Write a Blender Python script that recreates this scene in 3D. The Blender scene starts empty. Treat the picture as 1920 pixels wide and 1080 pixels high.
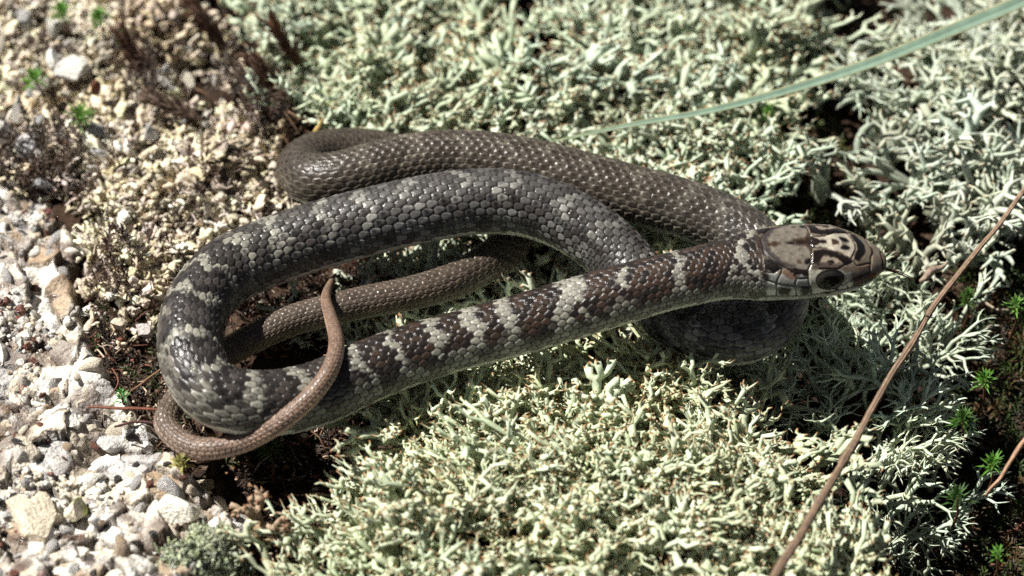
import bpy, math, random
import numpy as np
from mathutils import Vector, Matrix

random.seed(7)
RNG = np.random.default_rng(11)
U = 0.01                       # everything below is written in centimetres; the scene is in metres
SC = bpy.context.scene
COL = SC.collection

# ------------------------------------------------------------------ camera
ELEV = math.radians(47.0)
DIST = 53.33
TGT = np.array([0.0, 0.0, 0.5])
CFWD = np.array([0.0, math.cos(ELEV), -math.sin(ELEV)])
CUP = np.array([0.0, math.sin(ELEV), math.cos(ELEV)])
CRT = np.array([1.0, 0.0, 0.0])
CPOS = TGT - DIST * CFWD
FPX = 1920 * 100 / 36.0
cam_d = bpy.data.cameras.new('camera')
cam = bpy.data.objects.new('camera', cam_d)
COL.objects.link(cam)
SC.camera = cam
cam_d.lens = 100
cam_d.sensor_width = 36
cam_d.clip_start = 0.02
cam_d.clip_end = 50
cam.location = Vector(CPOS * U)
cam.rotation_euler = (math.pi / 2 - ELEV, 0, 0)
cam_d.dof.use_dof = True
cam_d.dof.focus_distance = 52.7 * U
cam_d.dof.aperture_fstop = 12.0

# ------------------------------------------------------------------ light
SUN_EL, SUN_AZ = math.radians(53), math.radians(-70)      # azimuth from +Y (away) towards +X
sun_dir = Vector((math.sin(SUN_AZ) * math.cos(SUN_EL), math.cos(SUN_AZ) * math.cos(SUN_EL), math.sin(SUN_EL)))
W = bpy.data.worlds.new('World')
SC.world = W
W.use_nodes = True
nt = W.node_tree
sky = nt.nodes.new('ShaderNodeTexSky')
sky.sky_type = 'NISHITA'
sky.sun_disc = False
sky.sun_elevation = SUN_EL
sky.sun_rotation = SUN_AZ
sky.altitude = 5000
sky.air_density = .55
sky.dust_density = .2
bg = nt.nodes['Background']
bg.inputs[1].default_value = 0.05
hs_ = nt.nodes.new('ShaderNodeHueSaturation')      # camera white balance leaves the shade nearly neutral
hs_.inputs['Saturation'].default_value = .45
nt.links.new(sky.outputs[0], hs_.inputs['Color'])
nt.links.new(hs_.outputs[0], bg.inputs[0])
sl = bpy.data.lights.new('sun', 'SUN')
sl.energy = 5.0
sl.angle = math.radians(0.5)
sl.color = (1.0, 0.965, 0.91)
sun = bpy.data.objects.new('sun', sl)
sun.rotation_euler = sun_dir.to_track_quat('Z', 'Y').to_euler()
COL.objects.link(sun)
SC.view_settings.view_transform = 'Standard'
SC.view_settings.look = 'None'
SC.view_settings.exposure = .95
SC.view_settings.gamma = 1.0
SC.view_settings.use_curve_mapping = False
SC.cycles.max_bounces = 6
SC.cycles.diffuse_bounces = 3
SC.cycles.use_denoising = False


# ------------------------------------------------------------------ helpers
def P(px, py, z):
    """photo pixel (1920x1080) at height z -> point in cm"""
    d = CFWD * FPX + CRT * (px - 960) + CUP * (540 - py)
    t = (z - CPOS[2]) / d[2]
    return CPOS + d * t


def proj(p):
    q = np.asarray(p) - CPOS
    dz = q @ CFWD
    return np.stack([960 + FPX * (q @ CRT) / dz, 540 - FPX * (q @ CUP) / dz], -1)


def hash2(ix, iy, k=0):
    h = np.sin(ix * 127.1 + iy * 311.7 + k * 74.7) * 43758.5453
    return h - np.floor(h)


def vnoise(x, y, f, k=0):
    x = np.asarray(x, float) * f
    y = np.asarray(y, float) * f
    ix, iy = np.floor(x), np.floor(y)
    fx, fy = x - ix, y - iy
    fx = fx * fx * (3 - 2 * fx)
    fy = fy * fy * (3 - 2 * fy)
    a, b = hash2(ix, iy, k), hash2(ix + 1, iy, k)
    c, d = hash2(ix, iy + 1, k), hash2(ix + 1, iy + 1, k)
    return (a * (1 - fx) + b * fx) * (1 - fy) + (c * (1 - fx) + d * fx) * fy


def fbm(x, y, f, k=0, n=3):
    s, a, t = 0, 1.0, 0
    for i in range(n):
        s = s + a * vnoise(x, y, f * 2 ** i, k + 13 * i)
        t += a
        a *= .5
    return s / t


def sstep(a, b, x):
    t = np.clip((x - a) / (b - a), 0, 1)
    return t * t * (3 - 2 * t)


def tag(o, label=None, cat=None, group=None, kind=None):
    if label: o['label'] = label
    if cat: o['category'] = cat
    if group: o['group'] = group
    if kind: o['kind'] = kind
    return o


def mesh_np(name, V, quads=None, tris=None, col=None, smooth=True, mat=None, mat_idx=None, attrs=None):
    """V in cm"""
    me = bpy.data.meshes.new(name)
    V = np.asarray(V, np.float32) * U
    nq = 0 if quads is None else len(quads)
    ntr = 0 if tris is None else len(tris)
    loops = []
    if nq: loops.append(np.asarray(quads, np.int32).ravel())
    if ntr: loops.append(np.asarray(tris, np.int32).ravel())
    loops = np.concatenate(loops)
    me.vertices.add(len(V))
    me.vertices.foreach_set('co', V.ravel())
    me.loops.add(len(loops))
    me.loops.foreach_set('vertex_index', loops)
    me.polygons.add(nq + ntr)
    st = np.concatenate([np.arange(nq) * 4, nq * 4 + np.arange(ntr) * 3]).astype(np.int32)
    me.polygons.foreach_set('loop_start', st)
    me.polygons.foreach_set('use_smooth', np.full(nq + ntr, smooth, bool))
    if mat_idx is not None:
        me.polygons.foreach_set('material_index', np.asarray(mat_idx, np.int32))
    if col is not None:
        a = me.attributes.new('Col', 'FLOAT_COLOR', 'POINT')
        c = np.ones((len(V), 4), np.float32)
        c[:, :3] = col
        a.data.foreach_set('color', c.ravel())
    if mat is not None:
        for m in (mat if isinstance(mat, (list, tuple)) else [mat]):
            me.materials.append(m)
    me.update(calc_edges=True)
    return me


def link(name, me, parent=None, loc=None):
    o = bpy.data.objects.new(name, me)
    COL.objects.link(o)
    if parent is not None:
        o.parent = parent
    if loc is not None:
        o.location = Vector(np.asarray(loc) * U)
    return o


def empty(name, loc, rz=0.0):
    o = bpy.data.objects.new(name, None)
    o.empty_display_size = 0.005
    COL.objects.link(o)
    o.location = Vector(np.asarray(loc, float) * U)
    o.rotation_euler = (0, 0, rz)
    return o


class MB:
    """collects tubes / strips / blobs for one mesh"""
    def __init__(s):
        s.v, s.q, s.t, s.c = [], [], [], []
        s.n = 0

    def add(s, v, q=None, t=None, c=(1, 1, 1)):
        v = np.asarray(v, float)
        if q is not None and len(q): s.q.append(np.asarray(q, np.int64) + s.n)
        if t is not None and len(t): s.t.append(np.asarray(t, np.int64) + s.n)
        s.v.append(v)
        c = np.asarray(c, float)
        s.c.append(np.broadcast_to(c, (len(v), 3)) if c.ndim == 1 else c)
        s.n += len(v)

    def tube(s, pts, rad, sides=5, c=(1, 1, 1), cap=True, flat=1.0, phase=0.0):
        pts = np.asarray(pts, float)
        rad = np.broadcast_to(np.asarray(rad, float), (len(pts),))
        m = len(pts)
        T = np.gradient(pts, axis=0)
        T /= np.linalg.norm(T, axis=1)[:, None] + 1e-9
        ref = np.array([0, 0, 1.0]) if abs(T[0][2]) < .8 else np.array([1.0, 0, 0])
        V = []
        n = ref
        for i in range(m):
            n = n - T[i] * (n @ T[i])
            n = n / (np.linalg.norm(n) + 1e-9)
            b = np.cross(T[i], n)
            a = np.arange(sides) * 2 * math.pi / sides + phase
            V.append(pts[i] + rad[i] * (np.cos(a)[:, None] * n * flat + np.sin(a)[:, None] * b))
        V = np.concatenate(V)
        i, j = np.meshgrid(np.arange(m - 1), np.arange(sides), indexing='ij')
        j2 = (j + 1) % sides
        q = np.stack([i * sides + j, i * sides + j2, (i + 1) * sides + j2, (i + 1) * sides + j], -1).reshape(-1, 4)
        cc = np.asarray(c, float)
        if cc.ndim == 2:
            cc = np.repeat(cc, sides, axis=0)
        t = None
        if cap:
            V = np.concatenate([V, [pts[-1] + T[-1] * rad[-1] * .6]])
            k = (m - 1) * sides
            t = [(k + a, k + (a + 1) % sides, m * sides) for a in range(sides)]
            if cc.ndim == 2:
                cc = np.concatenate([cc, cc[-1:]])
        s.add(V, q, t, cc)

    def data(s):
        return (np.concatenate(s.v), np.concatenate(s.q) if s.q else np.zeros((0, 4), int),
                np.concatenate(s.t) if s.t else np.zeros((0, 3), int), np.concatenate(s.c))

    def mesh(s, name, mat, smooth=True):
        v, q, t, c = s.data()
        return mesh_np(name, v, q, t, c, smooth, mat)


def mat_new(name, rough=.6, spec=.5, col=None, noise=None, bump=None, sss=0.0, coat=0.0, rough_noise=None, transm=0.0, objvar=0.0):
    """procedural principled material; base colour = the 'Col' pigment attribute (or col) broken up by noise"""
    m = bpy.data.materials.new(name)
    m.use_nodes = True
    n, l = m.node_tree.nodes, m.node_tree.links
    b = n['Principled BSDF']
    b.inputs['Roughness'].default_value = rough
    b.inputs['Specular IOR Level'].default_value = spec
    b.inputs['Subsurface Weight'].default_value = sss
    b.inputs['Subsurface Radius'].default_value = (.0012, .001, .0006)
    b.inputs['Coat Weight'].default_value = coat
    b.inputs['Coat Roughness'].default_value = .15
    b.inputs['Transmission Weight'].default_value = transm
    tc = n.new('ShaderNodeTexCoord')
    if col is None:
        src = n.new('ShaderNodeAttribute')
        src.attribute_name = 'Col'
        out = src.outputs['Color']
    else:
        src = n.new('ShaderNodeRGB')
        src.outputs[0].default_value = (*col, 1)
        out = src.outputs[0]
    if noise:
        sc, lo, hi = noise
        t = n.new('ShaderNodeTexNoise')
        t.inputs['Scale'].default_value = sc
        t.inputs['Detail'].default_value = 5
        l.new(tc.outputs['Object'], t.inputs['Vector'])
        mr = n.new('ShaderNodeMapRange')
        mr.inputs[1].default_value = .3
        mr.inputs[2].default_value = .7
        mr.inputs[3].default_value = lo
        mr.inputs[4].default_value = hi
        l.new(t.outputs['Fac'], mr.inputs[0])
        mx = n.new('ShaderNodeVectorMath')
        mx.operation = 'SCALE'
        l.new(out, mx.inputs[0])
        l.new(mr.outputs[0], mx.inputs['Scale'])
        out = mx.outputs[0]
    if objvar:
        oi = n.new('ShaderNodeObjectInfo')
        mr = n.new('ShaderNodeMapRange')
        mr.inputs[3].default_value = 1 - objvar
        mr.inputs[4].default_value = 1 + objvar
        l.new(oi.outputs['Random'], mr.inputs[0])
        mx = n.new('ShaderNodeVectorMath')
        mx.operation = 'SCALE'
        l.new(out, mx.inputs[0])
        l.new(mr.outputs[0], mx.inputs['Scale'])
        out = mx.outputs[0]
    l.new(out, b.inputs['Base Color'])
    if rough_noise:
        sc, lo, hi = rough_noise
        t = n.new('ShaderNodeTexNoise')
        t.inputs['Scale'].default_value = sc
        l.new(tc.outputs['Object'], t.inputs['Vector'])
        mr = n.new('ShaderNodeMapRange')
        mr.inputs[1].default_value = .35
        mr.inputs[2].default_value = .65
        mr.inputs[3].default_value = lo
        mr.inputs[4].default_value = hi
        l.new(t.outputs['Fac'], mr.inputs[0])
        l.new(mr.outputs[0], b.inputs['Roughness'])
    if bump:
        sc, strg, dist = bump
        t = n.new('ShaderNodeTexNoise')
        t.inputs['Scale'].default_value = sc
        t.inputs['Detail'].default_value = 4
        l.new(tc.outputs['Object'], t.inputs['Vector'])
        bp = n.new('ShaderNodeBump')
        bp.inputs['Strength'].default_value = strg
        bp.inputs['Distance'].default_value = dist
        l.new(t.outputs['Fac'], bp.inputs['Height'])
        l.new(bp.outputs[0], b.inputs['Normal'])
    return m


def add_translucency(m, fac):
    n, l = m.node_tree.nodes, m.node_tree.links
    b = n['Principled BSDF']
    tr = n.new('ShaderNodeBsdfTranslucent')
    src = b.inputs['Base Color'].links[0].from_socket
    l.new(src, tr.inputs[0])
    mx = n.new('ShaderNodeMixShader')
    mx.inputs[0].default_value = fac
    l.new(b.outputs[0], mx.inputs[1])
    l.new(tr.outputs[0], mx.inputs[2])
    l.new(mx.outputs[0], n['Material Output'].inputs[0])
    return m


M_SOIL = mat_new('soil', .95, .15, noise=(900, .55, 1.5), bump=(1500, .8, .0006))
M_ROCK = mat_new('granite', .55, .5, noise=(1100, .72, 1.15), bump=(1500, .9, .0007), rough_noise=(700, .18, .8))
M_LICHEN = add_translucency(mat_new('lichen', .8, .25, noise=(1200, .82, 1.12), bump=(3500, .35, .0002)), .07)
M_CRUST = add_translucency(mat_new('crust', .9, .15, noise=(1500, .7, 1.15), bump=(1300, .9, .0009)), .05)
M_MOSS = add_translucency(mat_new('moss', .55, .4, noise=(700, .75, 1.2)), .3)
M_WOOD = mat_new('wood', .75, .3, noise=(900, .7, 1.25), bump=(1800, .6, .0003))
M_SNAKE = mat_new('snake_skin', .36, .28, noise=(2600, .8, 1.18), bump=(3600, .3, .0002), rough_noise=(900, .22, .40))
_n, _l = M_SNAKE.node_tree.nodes, M_SNAKE.node_tree.links          # glossier head plates, satin body
_b = _n['Principled BSDF']
_at = _n.new('ShaderNodeAttribute')
_at.attribute_name = 'Gloss'
_mu = _n.new('ShaderNodeMath')
_mu.operation = 'MULTIPLY'
_l.new(_b.inputs['Roughness'].links[0].from_socket, _mu.inputs[0])
_l.new(_at.outputs['Fac'], _mu.inputs[1])
_l.new(_mu.outputs[0], _b.inputs['Roughness'])
M_EYE = mat_new('eye', .03, .2, noise=(1500, .8, 1.2))
M_GRASS = add_translucency(mat_new('grass_blade', .5, .4, noise=(500, .85, 1.12)), .3)

# ------------------------------------------------------------------ terrain layout (cm)
ROCK_EDGE = [(1200, 520), (1080, 470), (930, 440), (860, 350), (800, 292), (700, 222), (600, 192), (500, 175), (400, 150), (330, 112), (290, 30), (250, -300)]
_re = np.array([P(px, py, -.1)[:2] for py, px in ROCK_EDGE])
RE_X, RE_Y = _re[:, 0], _re[:, 1]


def rock_in(x, y):
    """signed distance-like: >0 inside the granite"""
    xb = np.interp(y, RE_Y, RE_X) + (fbm(y, y * 0, .9, 3) - .5) * .7
    return np.where(y > RE_Y[-2] + .3, -1.0, xb - x)


_hole = P(1790, 960, -2)[:2]
_hole2 = P(1900, 300, -1)[:2]
_mound = P(980, 960, .3)[:2]


def ground_z(x, y):
    x = np.asarray(x, float)
    y = np.asarray(y, float)
    z = -1.25 + (fbm(x, y, .35, 5) - .5) * .7 + (fbm(x, y, 2.2, 8) - .5) * .18
    z = z - 2.2 * np.exp(-(((x - _hole[0]) / 3.0) ** 2 + ((y - _hole[1]) / 3.4) ** 2))
    z = z - .9 * np.exp(-(((x - _hole2[0]) / 1.6) ** 2 + ((y - _hole2[1]) / 1.5) ** 2))
    z = z + .75 * np.exp(-(((x - _mound[0]) / 3.6) ** 2 + ((y - _mound[1]) / 2.4) ** 2))
    d = P(540, 930, -1)[:2]
    z = z - .5 * np.exp(-(((x - d[0]) / .7) ** 2 + ((y - d[1]) / 1.3) ** 2))
    # shallow rise beneath the crumbly lichen beside the rock
    c = P(330, 330, -.2)[:2]
    z = z + .75 * np.exp(-(((x - c[0]) / 3.6) ** 2 + ((y - c[1]) / 4.0) ** 2))
    return z


def grid(x0, x1, y0, y1, st):
    xs = np.arange(x0, x1 + st / 2, st)
    ys = np.arange(y0, y1 + st / 2, st)
    X, Y = np.meshgrid(xs, ys)
    nx, ny = len(xs), len(ys)
    i, j = np.meshgrid(np.arange(ny - 1), np.arange(nx - 1), indexing='ij')
    q = np.stack([i * nx + j, i * nx + j + 1, (i + 1) * nx + j + 1, (i + 1) * nx + j], -1).reshape(-1, 4)
    return X.ravel(), Y.ravel(), q


# ground: one sheet, fine in the middle and stretched out to the far edge
a = np.linspace(-1, 1, 250)
gx = 17 * a + 240 * np.sign(a) * np.abs(a) ** 9
X, Y = np.meshgrid(gx, gx)
nx = len(gx)
i, j = np.meshgrid(np.arange(nx - 1), np.arange(nx - 1), indexing='ij')
q = np.stack([i * nx + j, i * nx + j + 1, (i + 1) * nx + j + 1, (i + 1) * nx + j], -1).reshape(-1, 4)
X, Y = X.ravel(), Y.ravel()
Z = ground_z(X, Y) + (fbm(X, Y, 6, 2) - .5) * .16
k = fbm(X, Y, 1.6, 21)[:, None]
k2 = vnoise(X, Y, 7, 31)[:, None]
gc = np.array([.016, .011, .008]) * (1 - k) + np.array([.045, .026, .016]) * k
gc = np.where(k2 > .75, np.array([.08, .055, .036]), gc)
tag(link('ground', mesh_np('ground', np.stack([X, Y, Z], 1), q, None, gc, True, M_SOIL)), 'dark brown soil with reddish plant litter under the lichen', kind='structure')

# ------------------------------------------------------------------ snake centre line: photo pixel, height, radius, roll
SN = [  # px, py, z, r, roll(deg)
    (1662, 491, 1.72, .30, 0), (1620, 490, 1.76, .40, 0), (1560, 489, 1.80, .5, 0), (1482, 491, 1.80, .55, 0), (1432, 496, 1.78, .53, 0),
    (1370, 505, 1.73, .525, 0), (1310, 517, 1.68, .53, 0), (1240, 533, 1.58, .53, 0), (1150, 558, 1.38, .555, 0), (1050, 588, 1.12, .56, 0),
    (950, 617, .92, .555, 0), (850, 643, .78, .55, 0), (750, 674, .68, .565, 0), (670, 706, .62, .58, 0), (600, 738, .6, .59, 0),
    (525, 756, .66, .60, 4), (450, 756, .8, .60, 8), (395, 734, .92, .595, 12), (366, 690, 1.0, .595, 14), (357, 640, 1.0, .60, 12),
    (365, 588, .95, .605, 8), (392, 543, .88, .62, 4), (434, 506, .84, .65, 0), (490, 480, .84, .65, 0), (560, 455, .9, .65, 0),
    (640, 431, .98, .65, 0), (730, 408, 1.08, .645, 0), (820, 389, 1.15, .64, 0), (905, 379, 1.16, .63, 0), (985, 385, 1.1, .62, 0),
    (1055, 409, .95, .61, 0), (1115, 445, .78, .60, 0), (1165, 490, .58, .595, 0), (1210, 545, .42, .59, 0), (1265, 592, .36, .61, 0),
    (1335, 621, .34, .64, 0), (1400, 618, .36, .64, 0), (1448, 582, .42, .61, 0), (1455, 530, .5, .58, 0), (1425, 474, .58, .575, 0),
    (1370, 428, .66, .57, 0), (1280, 392, .76, .57, 0), (1180, 364, .86, .565, 0), (1083, 337, .94, .56, 0), (990, 313, 1.0, .555, 0),
    (893, 299, 1.0, .55, 0), (800, 299, .98, .54, 0), (715, 315, .92, .53, 0), (640, 334, .82, .52, 0), (585, 336, .64, .51, 0),
    (567, 314, .42, .50, 0), (600, 293, .24, .49, 0), (665, 286, .12, .48, 0), (740, 296, .02, .47, 0), (820, 325, 0, .45, 0),
    (890, 368, .02, .43, 0), (940, 412, .08, .41, 0), (958, 452, .16, .39, 0), (925, 486, .22, .375, 0), (850, 527, .27, .345, 0),
    (770, 551, .28, .325, 0), (690, 566, .28, .31, 0), (615, 583, .26, .305, 0), (550, 601, .22, .295, 0), (490, 627, .15, .285, 0),
    (430, 660, .06, .27, 0), (375, 700, -.02, .255, 0), (334, 748, .0, .24, 0), (312, 790, .08, .222, 0), (332, 823, .14, .21, 0),
    (380, 842, .24, .205, 0), (455, 830, .40, .19, 0), (528, 791, .86, .18, 0), (588, 738, 1.16, .165, 0), (622, 686, 1.3, .15, 0),
    (631, 640, 1.18, .135, 0), (620, 595, .92, .115, 0), (611, 560, .72, .09, 0), (618, 533, .62, .06, 0), (629, 514, .6, .02, 0)]
SNA = np.array(SN, float)
CP = np.array([P(a[0], a[1], a[2]) for a in SNA])


def catmull(A, n):
    """dense centripetal-free catmull-rom through rows of A"""
    A = np.asarray(A, float)
    E = np.concatenate([[2 * A[0] - A[1]], A, [2 * A[-1] - A[-2]]])
    out = []
    t = np.linspace(0, 1, n, endpoint=False)[:, None]
    for k in range(1, len(E) - 2):
        p0, p1, p2, p3 = E[k - 1], E[k], E[k + 1], E[k + 2]
        out.append(.5 * (2 * p1 + (p2 - p0) * t + (2 * p0 - 5 * p1 + 4 * p2 - p3) * t ** 2 + (3 * p1 - p0 - 3 * p2 + p3) * t ** 3))
    out.append(A[-1:])
    return np.concatenate(out)


DEN = catmull(np.concatenate([CP, SNA[:, 3:5], np.arange(len(SNA))[:, None]], 1), 60)
# smooth the path lightly so that bends stay round
for _ in range(60):
    DEN[1:-1, :3] = .25 * DEN[:-2, :3] + .5 * DEN[1:-1, :3] + .25 * DEN[2:, :3]
ARC = np.concatenate([[0], np.cumsum(np.linalg.norm(np.diff(DEN[:, :3], axis=0), axis=1))])
KIDX = DEN[:, 5]                                  # control-point index along the path


def s_of_k(k):
    return np.interp(k, KIDX, ARC)


SL = ARC[-1]
HEAD_S = 2.42                                     # end of the head plates


def row_count(k):
    return np.where(k < 54.5, 17, np.where(k < 66.5, 13, 9))


# ring positions: spacing follows scale length
s, S, PH = 0.0, [], []
ph = 0.0
while s < SL:
    r = np.interp(s, ARC, DEN[:, 3])
    kk = np.interp(s, ARC, KIDX)
    nrow = int(row_count(kk))
    L = .235 * (r / .60) * (17.0 / nrow) * (.84 if nrow < 17 else .89) * (1.02 if nrow != 9 else .92)
    if s < 7: L *= .64 + .36 * min(1, max(0, (s - 2.4) / 4.6))
    L = max(L, .03)
    S.append(s)
    PH.append(ph)
    if s < HEAD_S:
        ds = .013 if s > .1 else .006
    else:
        ds = L / (8.0 if kk < 36 else 6.8)
    s += ds
    ph += ds / L
S = np.array(S + [SL])
PH = np.array(PH + [ph])
NR = len(S)
Cx = np.stack([np.interp(S, ARC, DEN[:, i]) for i in range(3)], 1)
Rr = np.interp(S, ARC, DEN[:, 3])
Roll = np.radians(np.interp(S, ARC, DEN[:, 4]))
KK = np.interp(S, ARC, KIDX)
Tn = np.gradient(Cx, S, axis=0)
for _ in range(6):
    Tn[1:-1] = .25 * Tn[:-2] + .5 * Tn[1:-1] + .25 * Tn[2:]
Tn /= np.linalg.norm(Tn, axis=1)[:, None]
Nn = np.array([0, 0, 1.0]) - Tn * Tn[:, 2:3]
Nn /= np.linalg.norm(Nn, axis=1)[:, None]
Bn = np.cross(Tn, Nn)
cr, sr = np.cos(Roll)[:, None], np.sin(Roll)[:, None]
Nn, Bn = Nn * cr + Bn * sr, Bn * cr - Nn * sr
_tv = math.radians(124)
TH = np.concatenate([np.linspace(-_tv, _tv, 166), np.linspace(_tv, 2 * math.pi - _tv, 24)[1:-1]])
TH = np.where(TH > math.pi, TH - 2 * math.pi, TH)
NTH = len(TH)

# head profile along t (cm from the snout)
HT = np.array([0, .03, .08, .16, .30, .60, 1.0, 1.4, 1.8, 2.3, 2.9, 3.5])
HW = np.array([.03, .15, .225, .305, .415, .565, .70, .735, .75, .69, .565, .515])
HUP = np.array([.03, .11, .165, .215, .28, .39, .50, .52, .52, .51, .50, .51])
HDN = np.array([.03, .13, .20, .26, .33, .40, .45, .48, .51, .52, .50, .50])
body_mix = sstep(2.4, 3.5, S)
wid = np.where(S < 3.5, np.interp(S, HT, HW) * (1 - body_mix) + Rr * body_mix, Rr)
hup = np.where(S < 3.5, np.interp(S, HT, HUP) * (1 - body_mix) + Rr * body_mix, Rr * 1.0)
hdn = np.where(S < 3.5, np.interp(S, HT, HDN) * (1 - body_mix) + Rr * .93 * body_mix, Rr * .93)
ex = np.where(S < 3.5, 2.0 + .55 * (1 - body_mix) * sstep(.0, .5, S), 2.0)      # squarer head
S2, TH2 = np.meshgrid(S, TH, indexing='ij')
cth, sth = np.cos(TH2), np.sin(TH2)
e2 = (2.0 / ex)[:, None]
cx_ = np.sign(cth) * np.abs(cth) ** e2
sx_ = np.sign(sth) * np.abs(sth) ** e2
hh = np.where(cth > 0, hup[:, None], hdn[:, None])
off_n = cx_ * hh
off_b = sx_ * wid[:, None]
# belly flattening
flat = sstep(2.6, 3.6, S)[:, None]
off_n = np.where(off_n < -.72 * hh, off_n + flat * (-.72 * hh - off_n) * .55, off_n)
# brow ridge and slight dip behind the snout
POS = Cx[:, None, :] + off_n[..., None] * Nn[:, None, :] + off_b[..., None] * Bn[:, None, :]


def grid_normals(POS):
    du = np.gradient(POS, axis=0)
    dv = np.roll(POS, -1, 1) - np.roll(POS, 1, 1)
    n = np.cross(dv, du)
    n /= np.linalg.norm(n, axis=2)[..., None] + 1e-12
    # outward
    c = ((POS - Cx[:, None, :]) * n).sum(2)
    n = np.where(c[..., None] < 0, -n, n)
    return n


NOR = grid_normals(POS)

# ---- scales: overlapping shingles laid in alternating rows
THV = math.radians(103)
PH2 = np.broadcast_to(PH[:, None], S2.shape)
NROW = row_count(KK)[:, None].astype(float) * np.ones_like(S2)
rw = 2 * THV / NROW
jf = TH2 / rw
best = np.full(S2.shape, 9.0)
second = np.full(S2.shape, 9.0)
b_a = np.zeros_like(S2)
b_b = np.zeros_like(S2)
b_row = np.zeros_like(S2)
b_phc = np.zeros_like(S2)
j0 = np.round(jf)
for dj in (-1, 0, 1):
    jr = j0 + dj
    okrow = np.abs(jr) <= (NROW - 1) / 2
    par = np.mod(jr, 2) * .5
    c0 = np.round(PH2 - par)
    for dc in (-1, 0, 1):
        phc = c0 + dc + par
        aa = PH2 - phc
        bb = jf - jr
        ac = aa + .55 * bb * bb                    # rounded rear edge, hollow front edge
        d = np.where(okrow, ((np.abs(ac) / .60) ** 2.3 + (np.abs(bb) / .78) ** 2.3) ** (1 / 2.3), 9)
        upd = d < best
        second = np.where(upd, best, np.minimum(second, d))
        best = np.where(upd, d, best)
        for arr, val in ((b_a, ac), (b_b, bb), (b_row, jr), (b_phc, phc)):
            arr[:] = np.where(upd, val, arr)
b_d = best
gapw = np.minimum(second - best, np.maximum(1.18 - best, 0) * 1.2)
has = best < 1.5
dors = np.abs(TH2) < (NROW / 2 + .1) * rw
has = best > -5
Lloc = np.gradient(S) / np.maximum(np.gradient(PH), 1e-6)
amp = (.027 * (Rr / .6) * (17.0 / NROW[:, 0]))[:, None]
disp = np.where(has, (1.15 * (1 - np.exp(-gapw * 6.5)) + .75 * b_a - .6) * amp, -.55 * amp)
# ventral scutes: one broad plate per ring
vent = np.abs(TH2) > THV - .4 * rw
va = PH2 - np.floor(PH2)
vdisp = (va - .5) * .55 * amp
disp = np.where(vent & ~(has & dors), vdisp, disp)
neck_fade = sstep(2.24, 2.46, S)[:, None]
disp = disp * neck_fade

# ---- pigment
def rnd(a, b, k=0):
    return hash2(np.round(a * 2), np.round(b), k)


def mixc(c, col, m):
    return c * (1 - m[..., None]) + np.asarray(col) * m[..., None]


s_c = np.interp(b_phc, PH, S)                      # path position of this point's own scale
k_c = np.interp(b_phc, PH, KK)
th_c = b_row * rw
r1, r2, r3 = rnd(b_phc, b_row, 1), rnd(b_phc, b_row, 2), rnd(b_phc, b_row, 3)
fade = sstep(35, 43, k_c) * 1.0                    # pattern fades on the hind body
mid = sstep(20, 27, k_c)
base = np.ones(S2.shape + (3,)) * np.array([.20, .182, .15])
base = mixc(base, [.19, .185, .175], mid)
base = mixc(base, [.135, .112, .085], fade)
base = mixc(base, [.165, .125, .095], sstep(55, 60, k_c))
base = mixc(base, [.26, .165, .115], sstep(67, 72, k_c))
# paler, greener flanks on the fore body
loopm = sstep(11, 17, k_c)
side = sstep(.75, 1.6, np.abs(th_c)) * (1 - .75 * mid) * (1 - .55 * loopm)
base = mixc(base, [.27, .27, .225], side * .75)
s_p = .55 * s_c + .45 * S2 + (vnoise(S2 * 3, TH2 * 3, 4.0, 77) - .5) * .10
th_p = .6 * th_c + .4 * TH2
# saddles between pale bars
bar_px = [(1393, 468), (1288, 478), (1175, 500), (1073, 548), (968, 575), (893, 605), (825, 625), (735, 655), (655, 690), (560, 730)]
bars = []
pr = proj(DEN[:, :3])
for bx, by in bar_px:
    m_ = KIDX < 17
    bars.append(ARC[np.where(m_)[0][np.argmin(np.abs(pr[m_][:, 0] - bx))]])
sx = bars[-1]
rb = random.Random(3)
while sx < SL * .62:
    sx += rb.uniform(.72, 1.08)
    bars.append(sx)
bars = np.array(bars)
wob = np.abs(th_p) * .16 * np.where(hash2(np.floor(s_c * 1.05), s_c * 0, 15) > .5, 1, -1) + (vnoise(th_p * 2.2 + 9, S2 * .9, 1.0, 61) - .5) * .42 + (r2 - .5) * .05
bd = np.min(np.abs((s_p + wob)[..., None] - bars), axis=-1)
Ls = np.interp(s_c, S, Lloc)                       # one scale length here
bw = Ls * (.52 + .18 * (1 - loopm) * (hash2(np.floor(s_c * .9), s_c * 0, 9) > .4))
bw = bw * (.60 + .75 * vnoise(th_p * 2.6 + 4, S2 * 1.1, 1.0, 63))
isbar = 1 - sstep(bw * .70, bw * 1.25, bd)
sad_edge = 1.16 + (r1 - .5) * .35 + .22 * np.sin(s_c * 6.0)
insad = (1 - sstep(sad_edge - .16, sad_edge + .16, np.abs(th_p))) * (1 - isbar)
nearbar = 1 - sstep(1.1, 1.9, bd / Ls)             # the saddles are blackest along the pale bars
dk = np.array([.046, .029, .020]) * (1 - nearbar[..., None] * .75) + np.array([.014, .011, .010]) * nearbar[..., None] * .75
dk = np.where((r3 > .62)[..., None], np.array([.018, .014, .012]), dk)
dk_mid = np.array([.060, .054, .050]) * (1 - .55 * nearbar[..., None])
m3 = (loopm * .85)[..., None]
dk = dk * (1 - m3) + dk_mid * m3
dk = dk * (1 - fade[..., None]) + np.array([.042, .033, .025]) * fade[..., None]
amt_s = (insad * (1 - .45 * fade) * (1 - .35 * mid * (1 - fade)))[..., None]
base = base * (1 - amt_s) + dk * amt_s
barm = isbar * (1 - sstep(.95 - .3 * mid, 1.4 - .3 * mid, np.abs(th_p))) * (1 - .55 * fade)
base = mixc(base, [.265, .255, .21], barm * (.92 - .60 * mid))
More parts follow.
